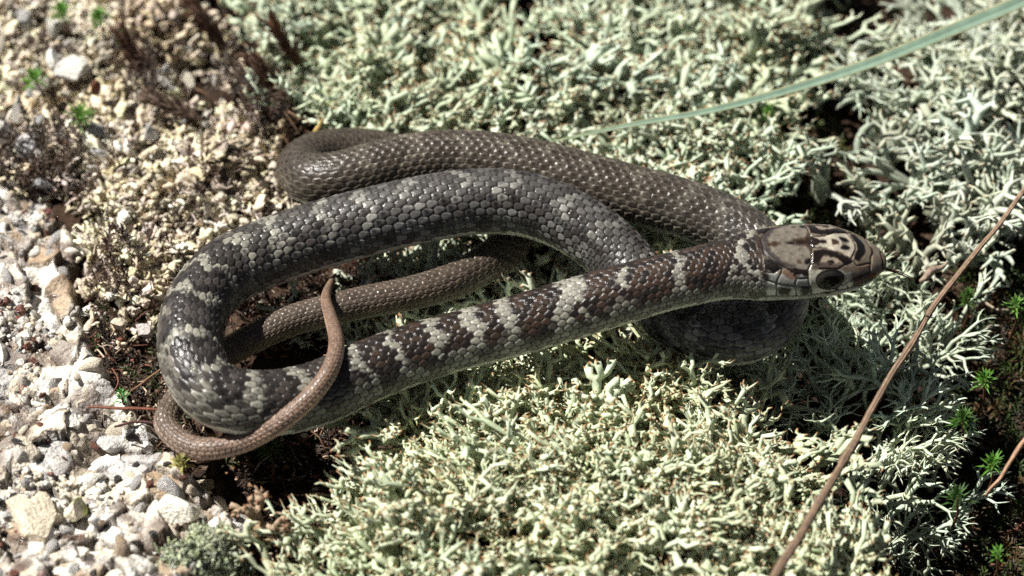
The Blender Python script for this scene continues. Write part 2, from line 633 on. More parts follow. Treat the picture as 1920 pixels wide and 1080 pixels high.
# dark spots along the flanks
lat = np.sin(s_c * 2 * math.pi / .92 + np.where(th_c > 0, 1.3, 0)) * .5 + .5
lat2 = np.sin(s_c * 2 * math.pi / .62 + 2.0 + np.where(th_c > 0, 1.3, 0)) * .5 + .5
band1 = np.exp(-((np.abs(th_c) - 1.36) / .14) ** 2) * sstep(.35, .6, lat)
band2 = np.exp(-((np.abs(th_c) - 1.80) / .13) ** 2) * sstep(.38, .62, lat2)
spot = np.clip(band1 + band2, 0, 1) * (1 - fade) * (.35 + .65 * (r2 > .25))
base = mixc(base, [.035, .028, .024], spot * .92)
# single dark scales sprinkled over the mid body
spr = ((r3 > .80) & (np.abs(th_c) > .35)).astype(float) * loopm * (1 - fade)
base = mixc(base, [.05, .042, .038], spr * .85)
base = base * (.74 + .52 * r1)[..., None]
fleck = ((r2 > .55) & (np.abs(th_c) > .3)) * loopm * (1 - fade)
base = base * (1 - (np.exp(-((b_a + .12) / .22) ** 2 - (b_b / .5) ** 2) * fleck * .8)[..., None])
# within a scale: dusky centre towards the base, pale rim, thin pale rear edge
cen = np.exp(-((b_a - .02) / .28) ** 2 - (b_b / .42) ** 2)
cd = np.clip(.15 + .85 * np.maximum(fade, mid * .65 * (r2 > .35)) * (1 - sstep(57, 62, k_c) * .6), 0, 1)
base = base * (1 - (cen * cd * .82)[..., None])
rim = sstep(.35, .6, b_d) * sstep(.05, .2, b_a)
base = base * (1 + ((.14 + .35 * fade) * rim)[..., None])
# dark skin in the seams
seam = np.where(has, 1 - sstep(.05, .26, gapw), 1.0)
base = mixc(base, [.016, .013, .012], np.clip(seam, 0, 1) * .95)
# belly
bel_col = np.ones(S2.shape + (3,)) * np.array([.64, .64, .54])
bel_col = mixc(bel_col, [.30, .30, .27], sstep(30, 42, KK)[:, None] * np.ones_like(S2))
bel_col = mixc(bel_col, [.42, .31, .25], sstep(60, 70, KK)[:, None] * np.ones_like(S2))
vs = rnd(np.floor(PH2), np.sign(TH2) * 3, 7)
bel_col = mixc(bel_col, [.06, .05, .04], ((vs > .72) & (np.abs(TH2) < THV + .18)).astype(float) * (1 - fade) * .8)
bel_col = bel_col * (1 - .55 * (1 - sstep(.0, .1, va)))[..., None]
isv = vent & ~(has & dors)
base = np.where(isv[..., None], bel_col, base)
tailpale = sstep(1.2, 2.0, np.abs(TH2)) * sstep(67, 71, KK)[:, None]
base = mixc(base, [.42, .28, .22], tailpale * .7)
SNCOL = base

# ---- head plates: traced once on the near half (enlarged head photo), mirrored to the far half
def zz(poly):
    return np.array(poly, float)


hm = S < HEAD_S + .5
nh = int(hm.sum())
HP = POS[:nh]
# near-side twin of every vertex
twin = np.where((TH2[:nh] > 0)[..., None], Cx[:nh, None, :] + off_n[:nh][..., None] * Nn[:nh, None, :] - np.abs(off_b[:nh])[..., None] * Bn[:nh, None, :], HP)
hp = (proj(twin) - np.array([1360, 380])) * 4.908
hx, hy = hp[..., 0], hp[..., 1]
jit = lambda f, k: (vnoise(hx, hy, f, k) - .5)
hxj, hyj = hx + jit(.04, 1) * 22 + jit(.015, 5) * 16, hy + jit(.04, 2) * 22 + jit(.015, 6) * 16


def sdf(poly, x, y):
    """signed distance to polygon, negative inside"""
    p = zz(poly)
    d = np.full(x.shape, 1e9)
    ins = np.zeros(x.shape, bool)
    n = len(p)
    for i in range(n):
        a, b = p[i], p[(i + 1) % n]
        e = b - a
        w0, w1 = x - a[0], y - a[1]
        t = np.clip((w0 * e[0] + w1 * e[1]) / (e @ e + 1e-9), 0, 1)
        d = np.minimum(d, (w0 - e[0] * t) ** 2 + (w1 - e[1] * t) ** 2)
        c1 = (a[1] <= y) != (b[1] <= y)
        xi = a[0] + (y - a[1]) / (b[1] - a[1] + 1e-9) * e[0]
        ins ^= c1 & (x < xi)
    d = np.sqrt(d)
    return np.where(ins, -d, d)


def pline(pts, x, y):
    p = zz(pts)
    d = np.full(x.shape, 1e9)
    for a, b in zip(p[:-1], p[1:]):
        e = b - a
        w0, w1 = x - a[0], y - a[1]
        t = np.clip((w0 * e[0] + w1 * e[1]) / (e @ e + 1e-9), 0, 1)
        d = np.minimum(d, (w0 - e[0] * t) ** 2 + (w1 - e[1] * t) ** 2)
    return np.sqrt(d)


hc = np.ones(hx.shape + (3,)) * np.array([.20, .16, .118])


def paint(poly, col, soft=9, amt=1.0):
    global hc
    d = sdf(poly, hxj, hyj)
    hc = mixc(hc, col, (1 - sstep(-soft, soft, d)) * amt)


def dot(cx, cy, rx, ry, col, soft=.35, amt=1.0):
    global hc
    d = np.sqrt(((hxj - cx) / rx) ** 2 + ((hyj - cy) / ry) ** 2)
    hc = mixc(hc, col, (1 - sstep(1 - soft, 1 + soft, d)) * amt)


DKB, BRN, PALE, CREAM, GREY, TAN = [.012, .009, .008], [.05, .031, .02], [.50, .455, .36], [.62, .58, .46], [.32, .32, .285], [.20, .175, .14]
# lips and throat
paint([(0, 640), (340, 700), (520, 740), (640, 770), (790, 770), (860, 790), (1000, 800), (1120, 780), (1280, 730), (1400, 690), (1500, 640), (1500, 1100), (0, 1100)], [.52, .53, .44], 10)
paint([(380, 640), (640, 690), (780, 700), (830, 770), (640, 775), (380, 730)], GREY, 10)
# parietal
paint([(345, 300), (350, 440), (385, 500), (540, 590), (745, 625), (785, 560), (790, 440), (760, 300)], TAN, 8)
paint([(345, 385), (352, 440), (385, 500), (540, 592), (548, 550), (440, 500), (395, 440), (380, 385)], [.03, .023, .022], 14)
paint([(385, 340), (520, 345), (520, 388), (400, 402), (380, 400)], BRN, 12)
paint([(610, 350), (790, 345), (780, 440), (740, 400), (620, 388)], BRN, 14)
paint([(360, 250), (760, 245), (770, 300), (420, 300)], [.10, .075, .055], 16, .7)
paint([(352, 430), (385, 500), (540, 590), (640, 612), (640, 570), (520, 520), (420, 450), (400, 400)], [.045, .036, .034], 18, .85)
for mx_, my_, mr_ in ((460, 330, 26), (520, 440, 18), (600, 480, 14), (690, 430, 24), (480, 470, 16), (640, 310, 22), (560, 545, 16), (720, 480, 20), (730, 330, 24)):
    dot(mx_, my_, mr_, mr_ * .7, [.085, .066, .05], .7, .55)
dot(580, 356, 60, 16, CREAM)
dot(680, 540, 24, 30, [.08, .055, .04])
dot(755, 535, 30, 30, DKB)
paint([(560, 600), (745, 628), (765, 640), (755, 672), (640, 668), (575, 625)], DKB, 8)
# frontal
paint([(770, 320), (765, 375), (800, 405), (940, 410), (1050, 450), (1155, 515), (1205, 420), (1190, 330)], PALE, 7)
paint([(762, 320), (764, 380), (800, 402), (900, 385), (930, 378), (930, 320)], [.022, .014, .012], 8)
dot(1012, 368, 36, 26, BRN)
dot(1106, 415, 46, 27, DKB, .25)
# supraocular
paint([(800, 440), (790, 570), (880, 605), (1045, 605), (1095, 575), (1165, 540), (1060, 480), (920, 425)], [.29, .24, .18], 7)
paint([(800, 437), (910, 420), (1010, 440), (1165, 530), (1160, 565), (1090, 572), (1030, 512), (915, 482), (880, 520), (880, 585), (795, 560)], [.014, .010, .009], 10)
dot(970, 545, 27, 24, DKB)
# band across the snout
paint([(1180, 300), (1260, 330), (1290, 430), (1265, 480), (1235, 550), (1175, 530), (1212, 425), (1196, 350)], [.010, .007, .006], 8)
paint([(1335, 330), (1365, 370), (1375, 460), (1355, 480), (1345, 440)], [.05, .03, .02], 9)
paint([(1420, 450), (1500, 440), (1500, 640), (1440, 640), (1450, 520)], [.13, .085, .055], 12)
paint([(1200, 560), (1330, 560), (1330, 640), (1200, 660)], [.17, .12, .08], 14)
paint([(1110, 745), (1180, 690), (1290, 650), (1390, 650), (1380, 720), (1290, 760), (1180, 775)], [.06, .038, .028], 12)
dot(1355, 672, 26, 20, [.14, .05, .03])
dot(1285, 735, 26, 24, DKB, amt=.8)
# around the eye
paint([(765, 590), (870, 625), (820, 690), (765, 660)], [.40, .38, .31], 7)
dot(797, 690, 20, 18, CREAM)
paint([(770, 715), (830, 720), (835, 765), (780, 765)], [.38, .38, .32], 6)
paint([(1095, 645), (1165, 640), (1150, 690), (1120, 745), (1085, 755), (1110, 700)], [.52, .50, .38], 7)
dot(965, 735, 196, 128, [.56, .54, .43], .10, .95)
dot(930, 590, 150, 40, [.05, .036, .03], .3, .8)
# temple and nape
paint([(345, 505), (420, 530), (525, 590), (440, 640), (360, 630)], DKB, 8)
paint([(230, 570), (345, 540), (350, 620), (300, 680), (300, 760), (385, 760), (370, 850), (280, 830), (230, 700)], DKB, 10)
dot(345, 690, 62, 45, DKB)
paint([(525, 615), (590, 625), (660, 690), (650, 715), (560, 690), (515, 660)], [.21, .13, .09], 8)
dot(705, 690, 36, 26, [.24, .25, .25])
dot(540, 820, 64, 36, [.018, .013, .011])
dot(735, 812, 58, 42, [.016, .012, .010])
dot(935, 826, 36, 11, [.04, .03, .024])
dot(1030, 800, 26, 14, [.05, .035, .028])
dot(80, 875, 36, 16, [.05, .04, .03])
# plate seams: grooves with a thin dark line
seams = [[(345, 300), (345, 400), (352, 440), (385, 500), (540, 590), (600, 612), (745, 628)], [(350, 372), (790, 372)],
         [(770, 330), (762, 372), (800, 410), (795, 440), (790, 570), (760, 620)], [(800, 410), (930, 415), (1050, 470), (1160, 520)],
         [(1160, 520), (1205, 420), (1180, 320)], [(1160, 520), (1210, 580), (1330, 560)], [(1205, 390), (1335, 390)],
         [(1335, 340), (1362, 430), (1340, 520), (1335, 640)], [(1362, 430), (1420, 450), (1450, 520), (1450, 640), (1400, 700)],
         [(870, 610), (1045, 610), (1090, 580), (1165, 545)], [(760, 620), (770, 770)], [(520, 600), (450, 650), (360, 640)],
         [(660, 690), (640, 770)], [(470, 745), (640, 775), (790, 775)], [(525, 610), (510, 660), (470, 745)], [(640, 660), (660, 700), (760, 700)],
         [(790, 775), (790, 850)], [(640, 775), (660, 860)], [(470, 745), (470, 860)], [(340, 510), (330, 620), (280, 680), (300, 760), (380, 850)],
         [(1330, 640), (1290, 660), (1290, 740)], [(1110, 750), (1290, 660)], [(1110, 750), (1000, 800)], [(1130, 770), (1130, 810)], [(340, 700), (470, 745)]]
lips = [(300, 862), (560, 868), (760, 862), (900, 838), (1100, 800), (1280, 760), (1400, 712), (1470, 640)]
gd = np.full(hx.shape, 1e9)
for sm_ in seams:
    gd = np.minimum(gd, pline(sm_, hx + jit(.02, 8) * 8, hy + jit(.02, 9) * 8))
ld = pline(lips, hx, hy)
edge_highlight = np.exp(-((gd - 12) / 6) ** 2)
hc = hc * (1 + .22 * edge_highlight[..., None])  # highlight along the plate rims painted into the pigment
hc = mixc(hc, [.012, .009, .008], np.exp(-(gd / 6.5) ** 2) * .92)
hc = mixc(hc, [.02, .015, .012], np.exp(-(ld / 7) ** 2) * .7)
paint([(300, 240), (368, 250), (348, 400), (346, 500), (325, 510), (292, 420)], [.04, .028, .02], 9)
paint([(345, 225), (760, 205), (760, 240), (420, 265)], [.06, .042, .03], 14)
hc = hc * (.40 + .42 * fbm(hx, hy, .03, 14) * (.8 + .4 * vnoise(hx, hy, .12, 3)))[..., None]
lipm = (1 - sstep(10, 40, np.abs(ld - 38))) * (hy < 905) * (hy > 640)
hc = hc * (1 + .75 * lipm)[..., None]
below = sstep(math.radians(118), math.radians(132), np.abs(TH2[:nh]))
hc = mixc(hc, [.50, .51, .43], below * .9)
hdisp = -.026 * np.exp(-(gd / 7.5) ** 2) - .02 * np.exp(-(ld / 9) ** 2)
wgt = 1 - sstep(310, 350, hx * 0 + (1662 - S[:nh, None] * 100 - 1360) * -4.908 + 2 * 340) if False else (1 - sstep(2.28, 2.42, S[:nh]))[:, None]
wgt = np.broadcast_to(wgt, hx.shape)
hdisp = hdisp * wgt * sstep(.02, .1, S[:nh])[:, None]
SNCOL *= np.interp(KK, [0, 10, 20, 50, 60, 66, 70], [.88, .88, .92, .84, .92, 1.0, 1.35])[:, None, None]
SNCOL[:nh] = hc * wgt[..., None] + SNCOL[:nh] * (1 - wgt[..., None])
disp[:nh] += hdisp
# nape band in the small scales right behind the head plates
VS = POS + NOR * disp[..., None]
ii, jj = np.meshgrid(np.arange(NR - 1), np.arange(NTH), indexing='ij')
j2 = (jj + 1) % NTH
quads = np.stack([ii * NTH + jj, ii * NTH + j2, (ii + 1) * NTH + j2, (ii + 1) * NTH + jj], -1).reshape(-1, 4)
Vf = VS.reshape(-1, 3)
capA, capB = len(Vf), len(Vf) + 1
Vf = np.concatenate([Vf, [Cx[0] - Tn[0] * .012], [Cx[-1]]])
cf = np.concatenate([SNCOL.reshape(-1, 3), [[.1, .07, .05]], [[.2, .12, .08]]])
ar = np.arange(NTH)
tr = np.concatenate([np.stack([np.full(NTH, capA), (ar + 1) % NTH, ar], 1),
                     np.stack([np.full(NTH, capB), (NR - 1) * NTH + ar, (NR - 1) * NTH + (ar + 1) % NTH], 1)])
SN_ORG = np.array([Cx[:, 0].mean(), Cx[:, 1].mean(), 0.0])
snake = empty('snake', SN_ORG)
tag(snake, 'slender grey brown snake with dark saddles coiled over pale lichen, tongue out', 'snake')
bme = mesh_np('snake_body', Vf - SN_ORG, quads, tr, np.clip(cf, 0, 1), True, M_SNAKE)
gl = np.interp(S, [0, 2.0, 2.3, 2.9, 8, 16], [.45, .5, 1.25, 1.1, .9, 1.0])
gla = bme.attributes.new('Gloss', 'FLOAT', 'POINT')
gla.data.foreach_set('value', np.concatenate([np.repeat(gl, NTH), [.4, .9]]).astype(np.float32))
link('body', bme, snake)

# eyes: flattened glossy domes with a dark iris ring
hpx = proj(POS[:nh])
near = TH2[:nh] < 0
ei = np.argmin(np.where(near & (np.abs(TH2[:nh]) < 1.9), (hpx[..., 0] - 1557) ** 2 + (hpx[..., 1] - 519) ** 2, 1e9))
er, ec = np.unravel_index(ei, near.shape)


def make_eye(pos, nor, tang):
    nor = nor / np.linalg.norm(nor)
    tx = tang - nor * (tang @ nor)
    tx /= np.linalg.norm(tx)
    ty = np.cross(nor, tx)
    nu, nv = 28, 14
    V, C = [], []
    for b in range(nv):
        f = b / (nv - 1)
        rr = .262 * math.sin(f * math.pi / 2)
        hz = .10 * math.cos(f * math.pi / 2) - .03
        for a_ in range(nu):
            an = a_ * 2 * math.pi / nu
            V.append(pos + tx * rr * math.cos(an) * 1.04 + ty * rr * math.sin(an) * .93 + nor * hz)
            g = rr / .262
            C.append((.003, .003, .003) if g < .62 else ((.028, .025, .02) if g < .90 else (.008, .007, .006)))
    q = [(b * nu + a_, (b + 1) * nu + a_, (b + 1) * nu + (a_ + 1) % nu, b * nu + (a_ + 1) % nu) for b in range(nv - 1) for a_ in range(nu)]
    return mesh_np('eye', np.array(V) - SN_ORG, q, None, np.array(C), True, M_EYE)


link('eye', make_eye(POS[er, ec] + np.array([0, -.035, -.05]), np.array([.10, -1, .12]), Tn[er]), snake)
mc = int(np.argmin(np.abs(TH + TH[ec])))
link('eye', make_eye(POS[er, mc] + np.array([0, -.24, -.04]), np.array([.10, 1, .12]), Tn[er]), snake)
# forked tongue
tb = MB()
t0 = P(1655, 503, 1.66)
for (pts) in ([t0, P(1685, 513, 1.62), P(1716, 526, 1.60)], [t0, P(1680, 508, 1.68), P(1706, 518, 1.72)]):
    c_ = catmull(np.array(pts), 6)
    tb.tube(c_ - SN_ORG, np.linspace(.022, .007, len(c_)), 6, (.03, .012, .01))
link('tongue', tb.mesh('tongue', M_EYE), snake)

# lower surface of the snake, for keeping plants from growing through it
SNS = slice(0, NR, 12)
sn_c, sn_r = Cx[SNS], Rr[SNS]


def snake_floor(x, y, pad=.04):
    """lowest underside of the snake above (x, y), or +inf"""
    out = np.full(len(x), 1e3)
    for k in range(len(sn_c)):
        d = np.hypot(x - sn_c[k, 0], y - sn_c[k, 1])
        rr = sn_r[k] + pad
        m = d < rr
        if m.any():
            out[m] = np.minimum(out[m], sn_c[k, 2] - np.sqrt(rr * rr - d[m] ** 2))
    return out


# ------------------------------------------------------------------ granite on the left
def voro(x, y, cell, k):
    """jittered-grid voronoi: id hash, f1, f2, offset from own centre"""
    gx_, gy_ = x / cell, y / cell
    ix, iy = np.floor(gx_), np.floor(gy_)
    f1 = np.full(x.shape, 9.0)
    f2 = np.full(x.shape, 9.0)
    idx = np.zeros(x.shape)
    idy = np.zeros(x.shape)
    dx = np.zeros(x.shape)
    dy = np.zeros(x.shape)
    for a in (-1, 0, 1):
        for b in (-1, 0, 1):
            cx, cy = ix + a, iy + b
            ox, oy = cx + hash2(cx, cy, k), cy + hash2(cx, cy, k + 1)
            d = np.hypot(gx_ - ox, gy_ - oy)
            u = d < f1
            f2 = np.where(u, f1, np.minimum(f2, d))
            f1 = np.where(u, d, f1)
            idx, idy = np.where(u, cx, idx), np.where(u, cy, idy)
            dx, dy = np.where(u, gx_ - ox, dx), np.where(u, gy_ - oy, dy)
    return idx, idy, f1, f2, dx * cell, dy * cell


CR = {'white': [.76, .72, .64], 'cream': [.68, .60, .47], 'grey': [.42, .405, .385], 'dark': [.06, .055, .055], 'red': [.15, .055, .035], 'tan': [.36, .27, .18]}


def crystal_cols(h):
    c = np.zeros(h.shape + (3,))
    for lo, hi, nm in ((0, .34, 'white'), (.34, .52, 'cream'), (.52, .78, 'grey'), (.78, .87, 'tan'), (.87, .95, 'dark'), (.95, 1.01, 'red')):
        m = (h >= lo) & (h < hi)
        c[m] = CR[nm]
    return c


def rock_z(x, y):
    base = -.25 + (fbm(x, y, .45, 41) - .5) * 1.0 + (fbm(x, y, 1.1, 43) - .5) * .5
    wx, wy = x + (fbm(x, y, 2.5, 50) - .5) * .3, y + (fbm(x, y, 2.5, 51) - .5) * .3
    i1, i2, f1, f2, dx, dy = voro(wx, wy, .62, 60)
    z = base + (hash2(i1, i2, 3) - .5) * .22 + dx * (hash2(i1, i2, 4) - .5) * .75 + dy * (hash2(i1, i2, 5) - .5) * .75
    z = z - .06 * (1 - sstep(.0, .10, f2 - f1))
    c = crystal_cols(hash2(i1, i2, 8) * .85)
    j1, j2_, g1, g2, ex_, ey_ = voro(wx + 5, wy + 3, .21, 70)
    rough = sstep(.5, .66, fbm(x, y, .9, 77))
    z = z + rough * ((hash2(j1, j2_, 3) - .5) * .09 + ex_ * (hash2(j1, j2_, 4) - .5) * .9 + ey_ * (hash2(j1, j2_, 5) - .5) * .9 - .03 * (1 - sstep(0, .12, g2 - g1)))
    c2 = crystal_cols(hash2(j1, j2_, 9))
    c = c * (1 - rough[..., None]) + c2 * rough[..., None]
    crack = np.maximum(1 - sstep(.02, .13, f2 - f1), rough * .7 * (1 - sstep(.0, .12, g2 - g1)))[..., None]
    c = c * (1 - .85 * crack) + np.array([.04, .028, .02]) * .85 * crack
    din = rock_in(x, y)
    z = z - 2.2 * sstep(.35, -.55, din) ** 1.0
    return z, c, din


X, Y, q = grid(-12.6, -4.2, -10.4, 4.2, .037)
Z, C, D = rock_z(X, Y)
keep = (Z > ground_z(X, Y) - .7)
q = q[keep[q].all(1)]
C = C * (.8 + .4 * fbm(X, Y, 5, 90))[:, None]
stain = sstep(.56, .70, fbm(X, Y, .8, 98))[:, None] * .3
C = C * (1 - stain) + np.array([.30, .19, .10]) * stain
dirt = sstep(.52, .68, fbm(X, Y, 1.3, 95))[:, None] * .75
C = C * (1 - dirt) + np.array([.10, .06, .04]) * dirt
ROCK_ORG = np.array([-8.0, -3.0, -1.0])
used = np.unique(q)
remap = np.full(len(X), -1)
remap[used] = np.arange(len(used))
rock = empty('granite_rock', ROCK_ORG)
tag(rock, 'coarse white and grey granite rock with glittering crystals left of the snake', 'rock')
link('rock_face', mesh_np('rock_face', np.stack([X, Y, Z], 1)[used] - ROCK_ORG, remap[q], None, C[used], True, M_ROCK), rock)


def ico(sub):
    import bmesh
    bm = bmesh.new()
    bmesh.ops.create_icosphere(bm, subdivisions=sub, radius=1)
    bm.verts.ensure_lookup_table()
    v = np.array([x.co[:] for x in bm.verts])
    f = np.array([[x.index for x in p.verts] for p in bm.faces])
    bm.free()
    return v, f


ICO1, ICO2, ICO3 = ico(1), ico(2), ico(3)


def chunk(rs, base=ICO2, cuts=7, rough=.06):
    """a broken crystal: sphere cut back by random planes"""
    v, f = base
    v = v.copy()
    for _ in range(cuts):
        n = rs.normal(size=3)
        n /= np.linalg.norm(n)
        d = rs.uniform(.34, .78)
        h = v @ n - d
        v = v - np.where(h > 0, h, 0)[:, None] * n
    v = v + rs.normal(size=v.shape) * rough * .4
    return v * rs.uniform(.75, 1.2, 3), f


def crystal_mat(name, col, rough, sss=0.0, bump=.5):
    return mat_new(name, rough, .5, col=col, noise=(700, .72, 1.2), bump=(1300, bump + .35, .0007), objvar=.16, rough_noise=(600, rough * .6, min(1, rough * 1.5)))


CM = {k: crystal_mat('crystal_' + k, CR[k], {'white': .6, 'cream': .6, 'grey': .25, 'dark': .25, 'red': .4, 'tan': .6}[k]) for k in CR}
rs = np.random.default_rng(5)
protos = {}
for k in CR:
    protos[k] = []
    for i in range(5):
        v, f = chunk(rs, ICO2, 13 if i < 2 else 7, .03 if i < 2 else .10)
        if i >= 2: v = v * (.8 + .2 * np.linalg.norm(v, axis=1))[:, None]
        me = mesh_np('crystal', v, None, f, None, i >= 2, CM[k])
        protos[k].append(me)


def rock_spot(px, py):
    p = P(px, py, -.2)
    for _ in range(6):
        z = rock_z(np.array([p[0]]), np.array([p[1]]))[0][0]
        p = P(px, py, z)
    return p


cnt = 0
tries = 0
placed = []
while cnt < 280 and tries < 6000:
    tries += 1
    px, py = rs.uniform(-40, 480), rs.uniform(300, 1100)
    p = rock_spot(px, py)
    if rock_in(np.array([p[0]]), np.array([p[1]]))[0] < .12:
        continue
    sz = float(np.clip(rs.lognormal(-1.7, .45), .10, .48))
    if any((p[0] - a) ** 2 + (p[1] - b) ** 2 < (.5 * (sz + c)) ** 2 for a, b, c in placed):
        continue
    placed.append((p[0], p[1], sz))
    kk = rs.choice(['white', 'cream', 'grey', 'tan', 'dark', 'red'], p=[.40, .17, .22, .06, .07, .08])
    o = link('crystal', protos[kk][rs.integers(5)], rock, p - ROCK_ORG + np.array([0, 0, -sz * .52 if kk not in ('red', 'dark') else 0.]))
    sz2 = sz if kk not in ('red', 'dark') else min(sz, .2) * .6
    o.scale = (sz2 * rs.uniform(.9, 1.3), sz2, sz2 * rs.uniform(.7, 1))
    o.rotation_euler = tuple(rs.uniform(0, 6.28, 3))
    cnt += 1

# loose grains between the crystals
gb_v, gb_f, gb_c = [], [], []
n = 0
v0, f0 = ICO1
gx_, gy_ = rs.uniform(-11.5, -4.4, 9000), rs.uniform(-9, 3.6, 9000)
din = rock_in(gx_, gy_)
gz_ = rock_z(gx_, gy_)[0]
gcol = crystal_cols(rs.uniform(0, 1, 9000)) * rs.uniform(.7, 1.15, (9000, 1))
cl = fbm(gx_, gy_, 1.1, 99)
for k in np.where((din > -.1) & (cl > .66))[0]:
    sz = float(np.clip(rs.lognormal(-3.15, .45), .02, .1))
    v = v0 * sz * rs.uniform(.7, 1.2, 3) + rs.normal(size=v0.shape) * sz * .16
    gb_v.append(v + np.array([gx_[k], gy_[k], gz_[k] + sz * .3]) - ROCK_ORG)
    gb_f.append(f0 + n)
    gb_c.append(np.broadcast_to(gcol[k], v.shape))
    n += len(v)
tag(link('grain', mesh_np('grain', np.concatenate(gb_v), None, np.concatenate(gb_f), np.concatenate(gb_c), False, M_ROCK), rock), kind='stuff')


# named stones lying on the rock and the litter
def stone(px, py, sx, sy, sz, key, label, seed, rz=0., z=None, col2=None, cuts=9):
    r_ = np.random.default_rng(seed)
    v, f = chunk(r_, ICO3, cuts + 6, .012)
    p = rock_spot(px, py) if z is None else P(px, py, z)
    v = v * np.array([sx, sy, sz])
    c = np.broadcast_to(np.array(CR[key]) if isinstance(key, str) else np.array(key), v.shape).copy()
    nz = fbm(v[:, 0] + seed, v[:, 1] + v[:, 2], 5, seed)
    c *= (.8 + .35 * nz)[:, None]
    if col2 is not None:
        m = sstep(.42, .6, fbm(v[:, 0] * 1.0 + 3 + seed, v[:, 1] + v[:, 2], 2.6, seed + 4))[:, None]
        c = c * (1 - m) + np.array(col2) * m
    o = link('stone', mesh_np('stone', v, None, f, c, False, M_ROCK), None, p + np.array([0, 0, sz * .35]))
    o.rotation_euler = (0, 0, rz)
    return tag(o, label, 'stone', 'loose stones on and beside the granite')


stone(142, 968, .44, .26, .26, 'cream', 'cream stone with a yellow green algae stain on the granite', 21, .6, col2=[.34, .40, .10])
stone(338, 968, .42, .42, .34, [.66, .62, .52], 'brightest white blocky stone at the lower edge of the granite', 22, .3)
stone(385, 925, .48, .40, .36, [.52, .46, .34], 'yellowish blocky stone beside the brightest white block', 23, .1)
stone(55, 975, .50, .62, .30, [.55, .48, .36], 'long buff stone slab in the bottom left corner', 24, .5)
stone(66, 282, .34, .30, .36, [.52, .51, .50], 'frosty grey quartz lump below the moss sprig with the bent stem', 25, .4, z=-.2)
stone(150, 455, .40, .36, .22, 'grey', 'glassy grey quartz face high on the granite', 26, .2)
stone(275, 625, .30, .26, .22, [.42, .37, .34], 'clear pinkish quartz pebble touching the left bend of the snake', 27, .2, z=-.25)
stone(225, 612, .20, .18, .16, [.45, .38, .28], 'small tan pebble beside the pinkish quartz pebble', 28, 1.2, z=-.3)
stone(215, 838, .36, .30, .20, 'grey', 'grey mica coated stone below the tail', 29, 1.0)
stone(132, 790, .24, .30, .22, 'white', 'chalk white stone on the granite beside the little green moss star', 30, .2)
stone(75, 350, .40, .22, .22, [.40, .40, .40], 'sparkling grey quartz shard at the upper end of the granite', 31, .1, z=-.35)
stone(145, 140, .44, .36, .36, [.60, .58, .52], 'white weathered lump among the crumbly lichen', 32, .6, z=.1)
stone(100, 118, .28, .22, .3, [.58, .57, .52], 'smaller white lump at the edge of the weathered lump', 33, .9, z=.15)


# ------------------------------------------------------------------ lichens
def rot_to(d):
    d = np.asarray(d, float)
    return d / (np.linalg.norm(d) + 1e-9)


def rand_perp(d, r_):
    v = r_.normal(size=3)
    v -= d * (v @ d)
    return rot_to(v)


def col_tip(base, tip, f):
    return np.asarray(base) * (1 - f) + np.asarray(tip) * f


def lichen_a(r_, levels=3, stout=1.0, spikes=3):
    """spiky cushion lichen: forking, crooked stems beset with brown-tipped points"""
    mb = MB()
    base, old_shade, tip = np.array([.64, .70, .585]), np.array([.12, .125, .065]), np.array([.30, .135, .06])

    def spike(p, d, ln, r, c1):
        b = rand_perp(d, r_) * ln * .18
        f = 1.0 if r_.random() < .8 else .35
        b = b * 1.6
        mb.tube([p, p + d * ln * .55 + b, p + d * ln + b * .3], [r, r * .9, r * .5], 3, np.array([c1, c1 * (1 - .2 * f) + tip * .2 * f, c1 * (1 - f) + tip * f]), phase=r_.uniform(0, 2))

    def br(p, d, ln, r, lv):
        bend = rand_perp(d, r_) * ln * r_.uniform(.12, .38)
        p1 = p + d * ln * .5 + bend
        p2 = p + d * ln + rand_perp(d, r_) * ln * .15
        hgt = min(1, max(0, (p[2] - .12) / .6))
        c0 = old_shade * (1 - hgt) + base * hgt  # stem bases darkened: aged tissue plus gap shade put into the colour
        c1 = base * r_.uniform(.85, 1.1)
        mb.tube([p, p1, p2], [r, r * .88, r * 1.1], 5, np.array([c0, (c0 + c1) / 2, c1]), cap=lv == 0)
        d2 = rot_to(p2 - p1)
        a0 = rand_perp(d2, r_)
        b0 = np.cross(d2, a0)
        if lv == 0:
            for i in range(r_.integers(2, 5)):
                an = i * 2.1 + r_.uniform(-.5, .5)
                sp = r_.uniform(.3, 1.2)
                spike(p2 - d2 * r * .4, rot_to(d2 * math.cos(sp) + (a0 * math.cos(an) + b0 * math.sin(an)) * math.sin(sp)), r_.uniform(.06, .14), r * .60, c1)
        else:
            nb = r_.integers(2, 4)
            for i in range(nb):
                an = i * 2 * math.pi / nb + r_.uniform(-.5, .5)
                sp = r_.uniform(.4, 1.2)
                nd = rot_to(d2 * math.cos(sp) + (a0 * math.cos(an) + b0 * math.sin(an)) * math.sin(sp) + np.array([0, 0, .15]))
                br(p2 - d2 * r * .3, nd, ln * r_.uniform(.5, .9), r * r_.uniform(.66, .86), lv - 1)
        for t in range(r_.integers(0, spikes)):
            f = r_.uniform(.25, .95)
            spike(p + (p1 - p) * min(1, f * 2) + (p2 - p1) * max(0, f * 2 - 1), rot_to(rand_perp(d, r_) + d * r_.uniform(0, .6)), r_.uniform(.05, .13), r * .52, c1)

    for i in range(r_.integers(2, 4)):
        an = r_.uniform(0, 6.28)
        d = rot_to([math.cos(an) * .5, math.sin(an) * .5, 1])
        br(np.array([math.cos(an) * .06, math.sin(an) * .06, 0.]), d, r_.uniform(.30, .46), .068 * stout, levels - 1)
    return mb.data()


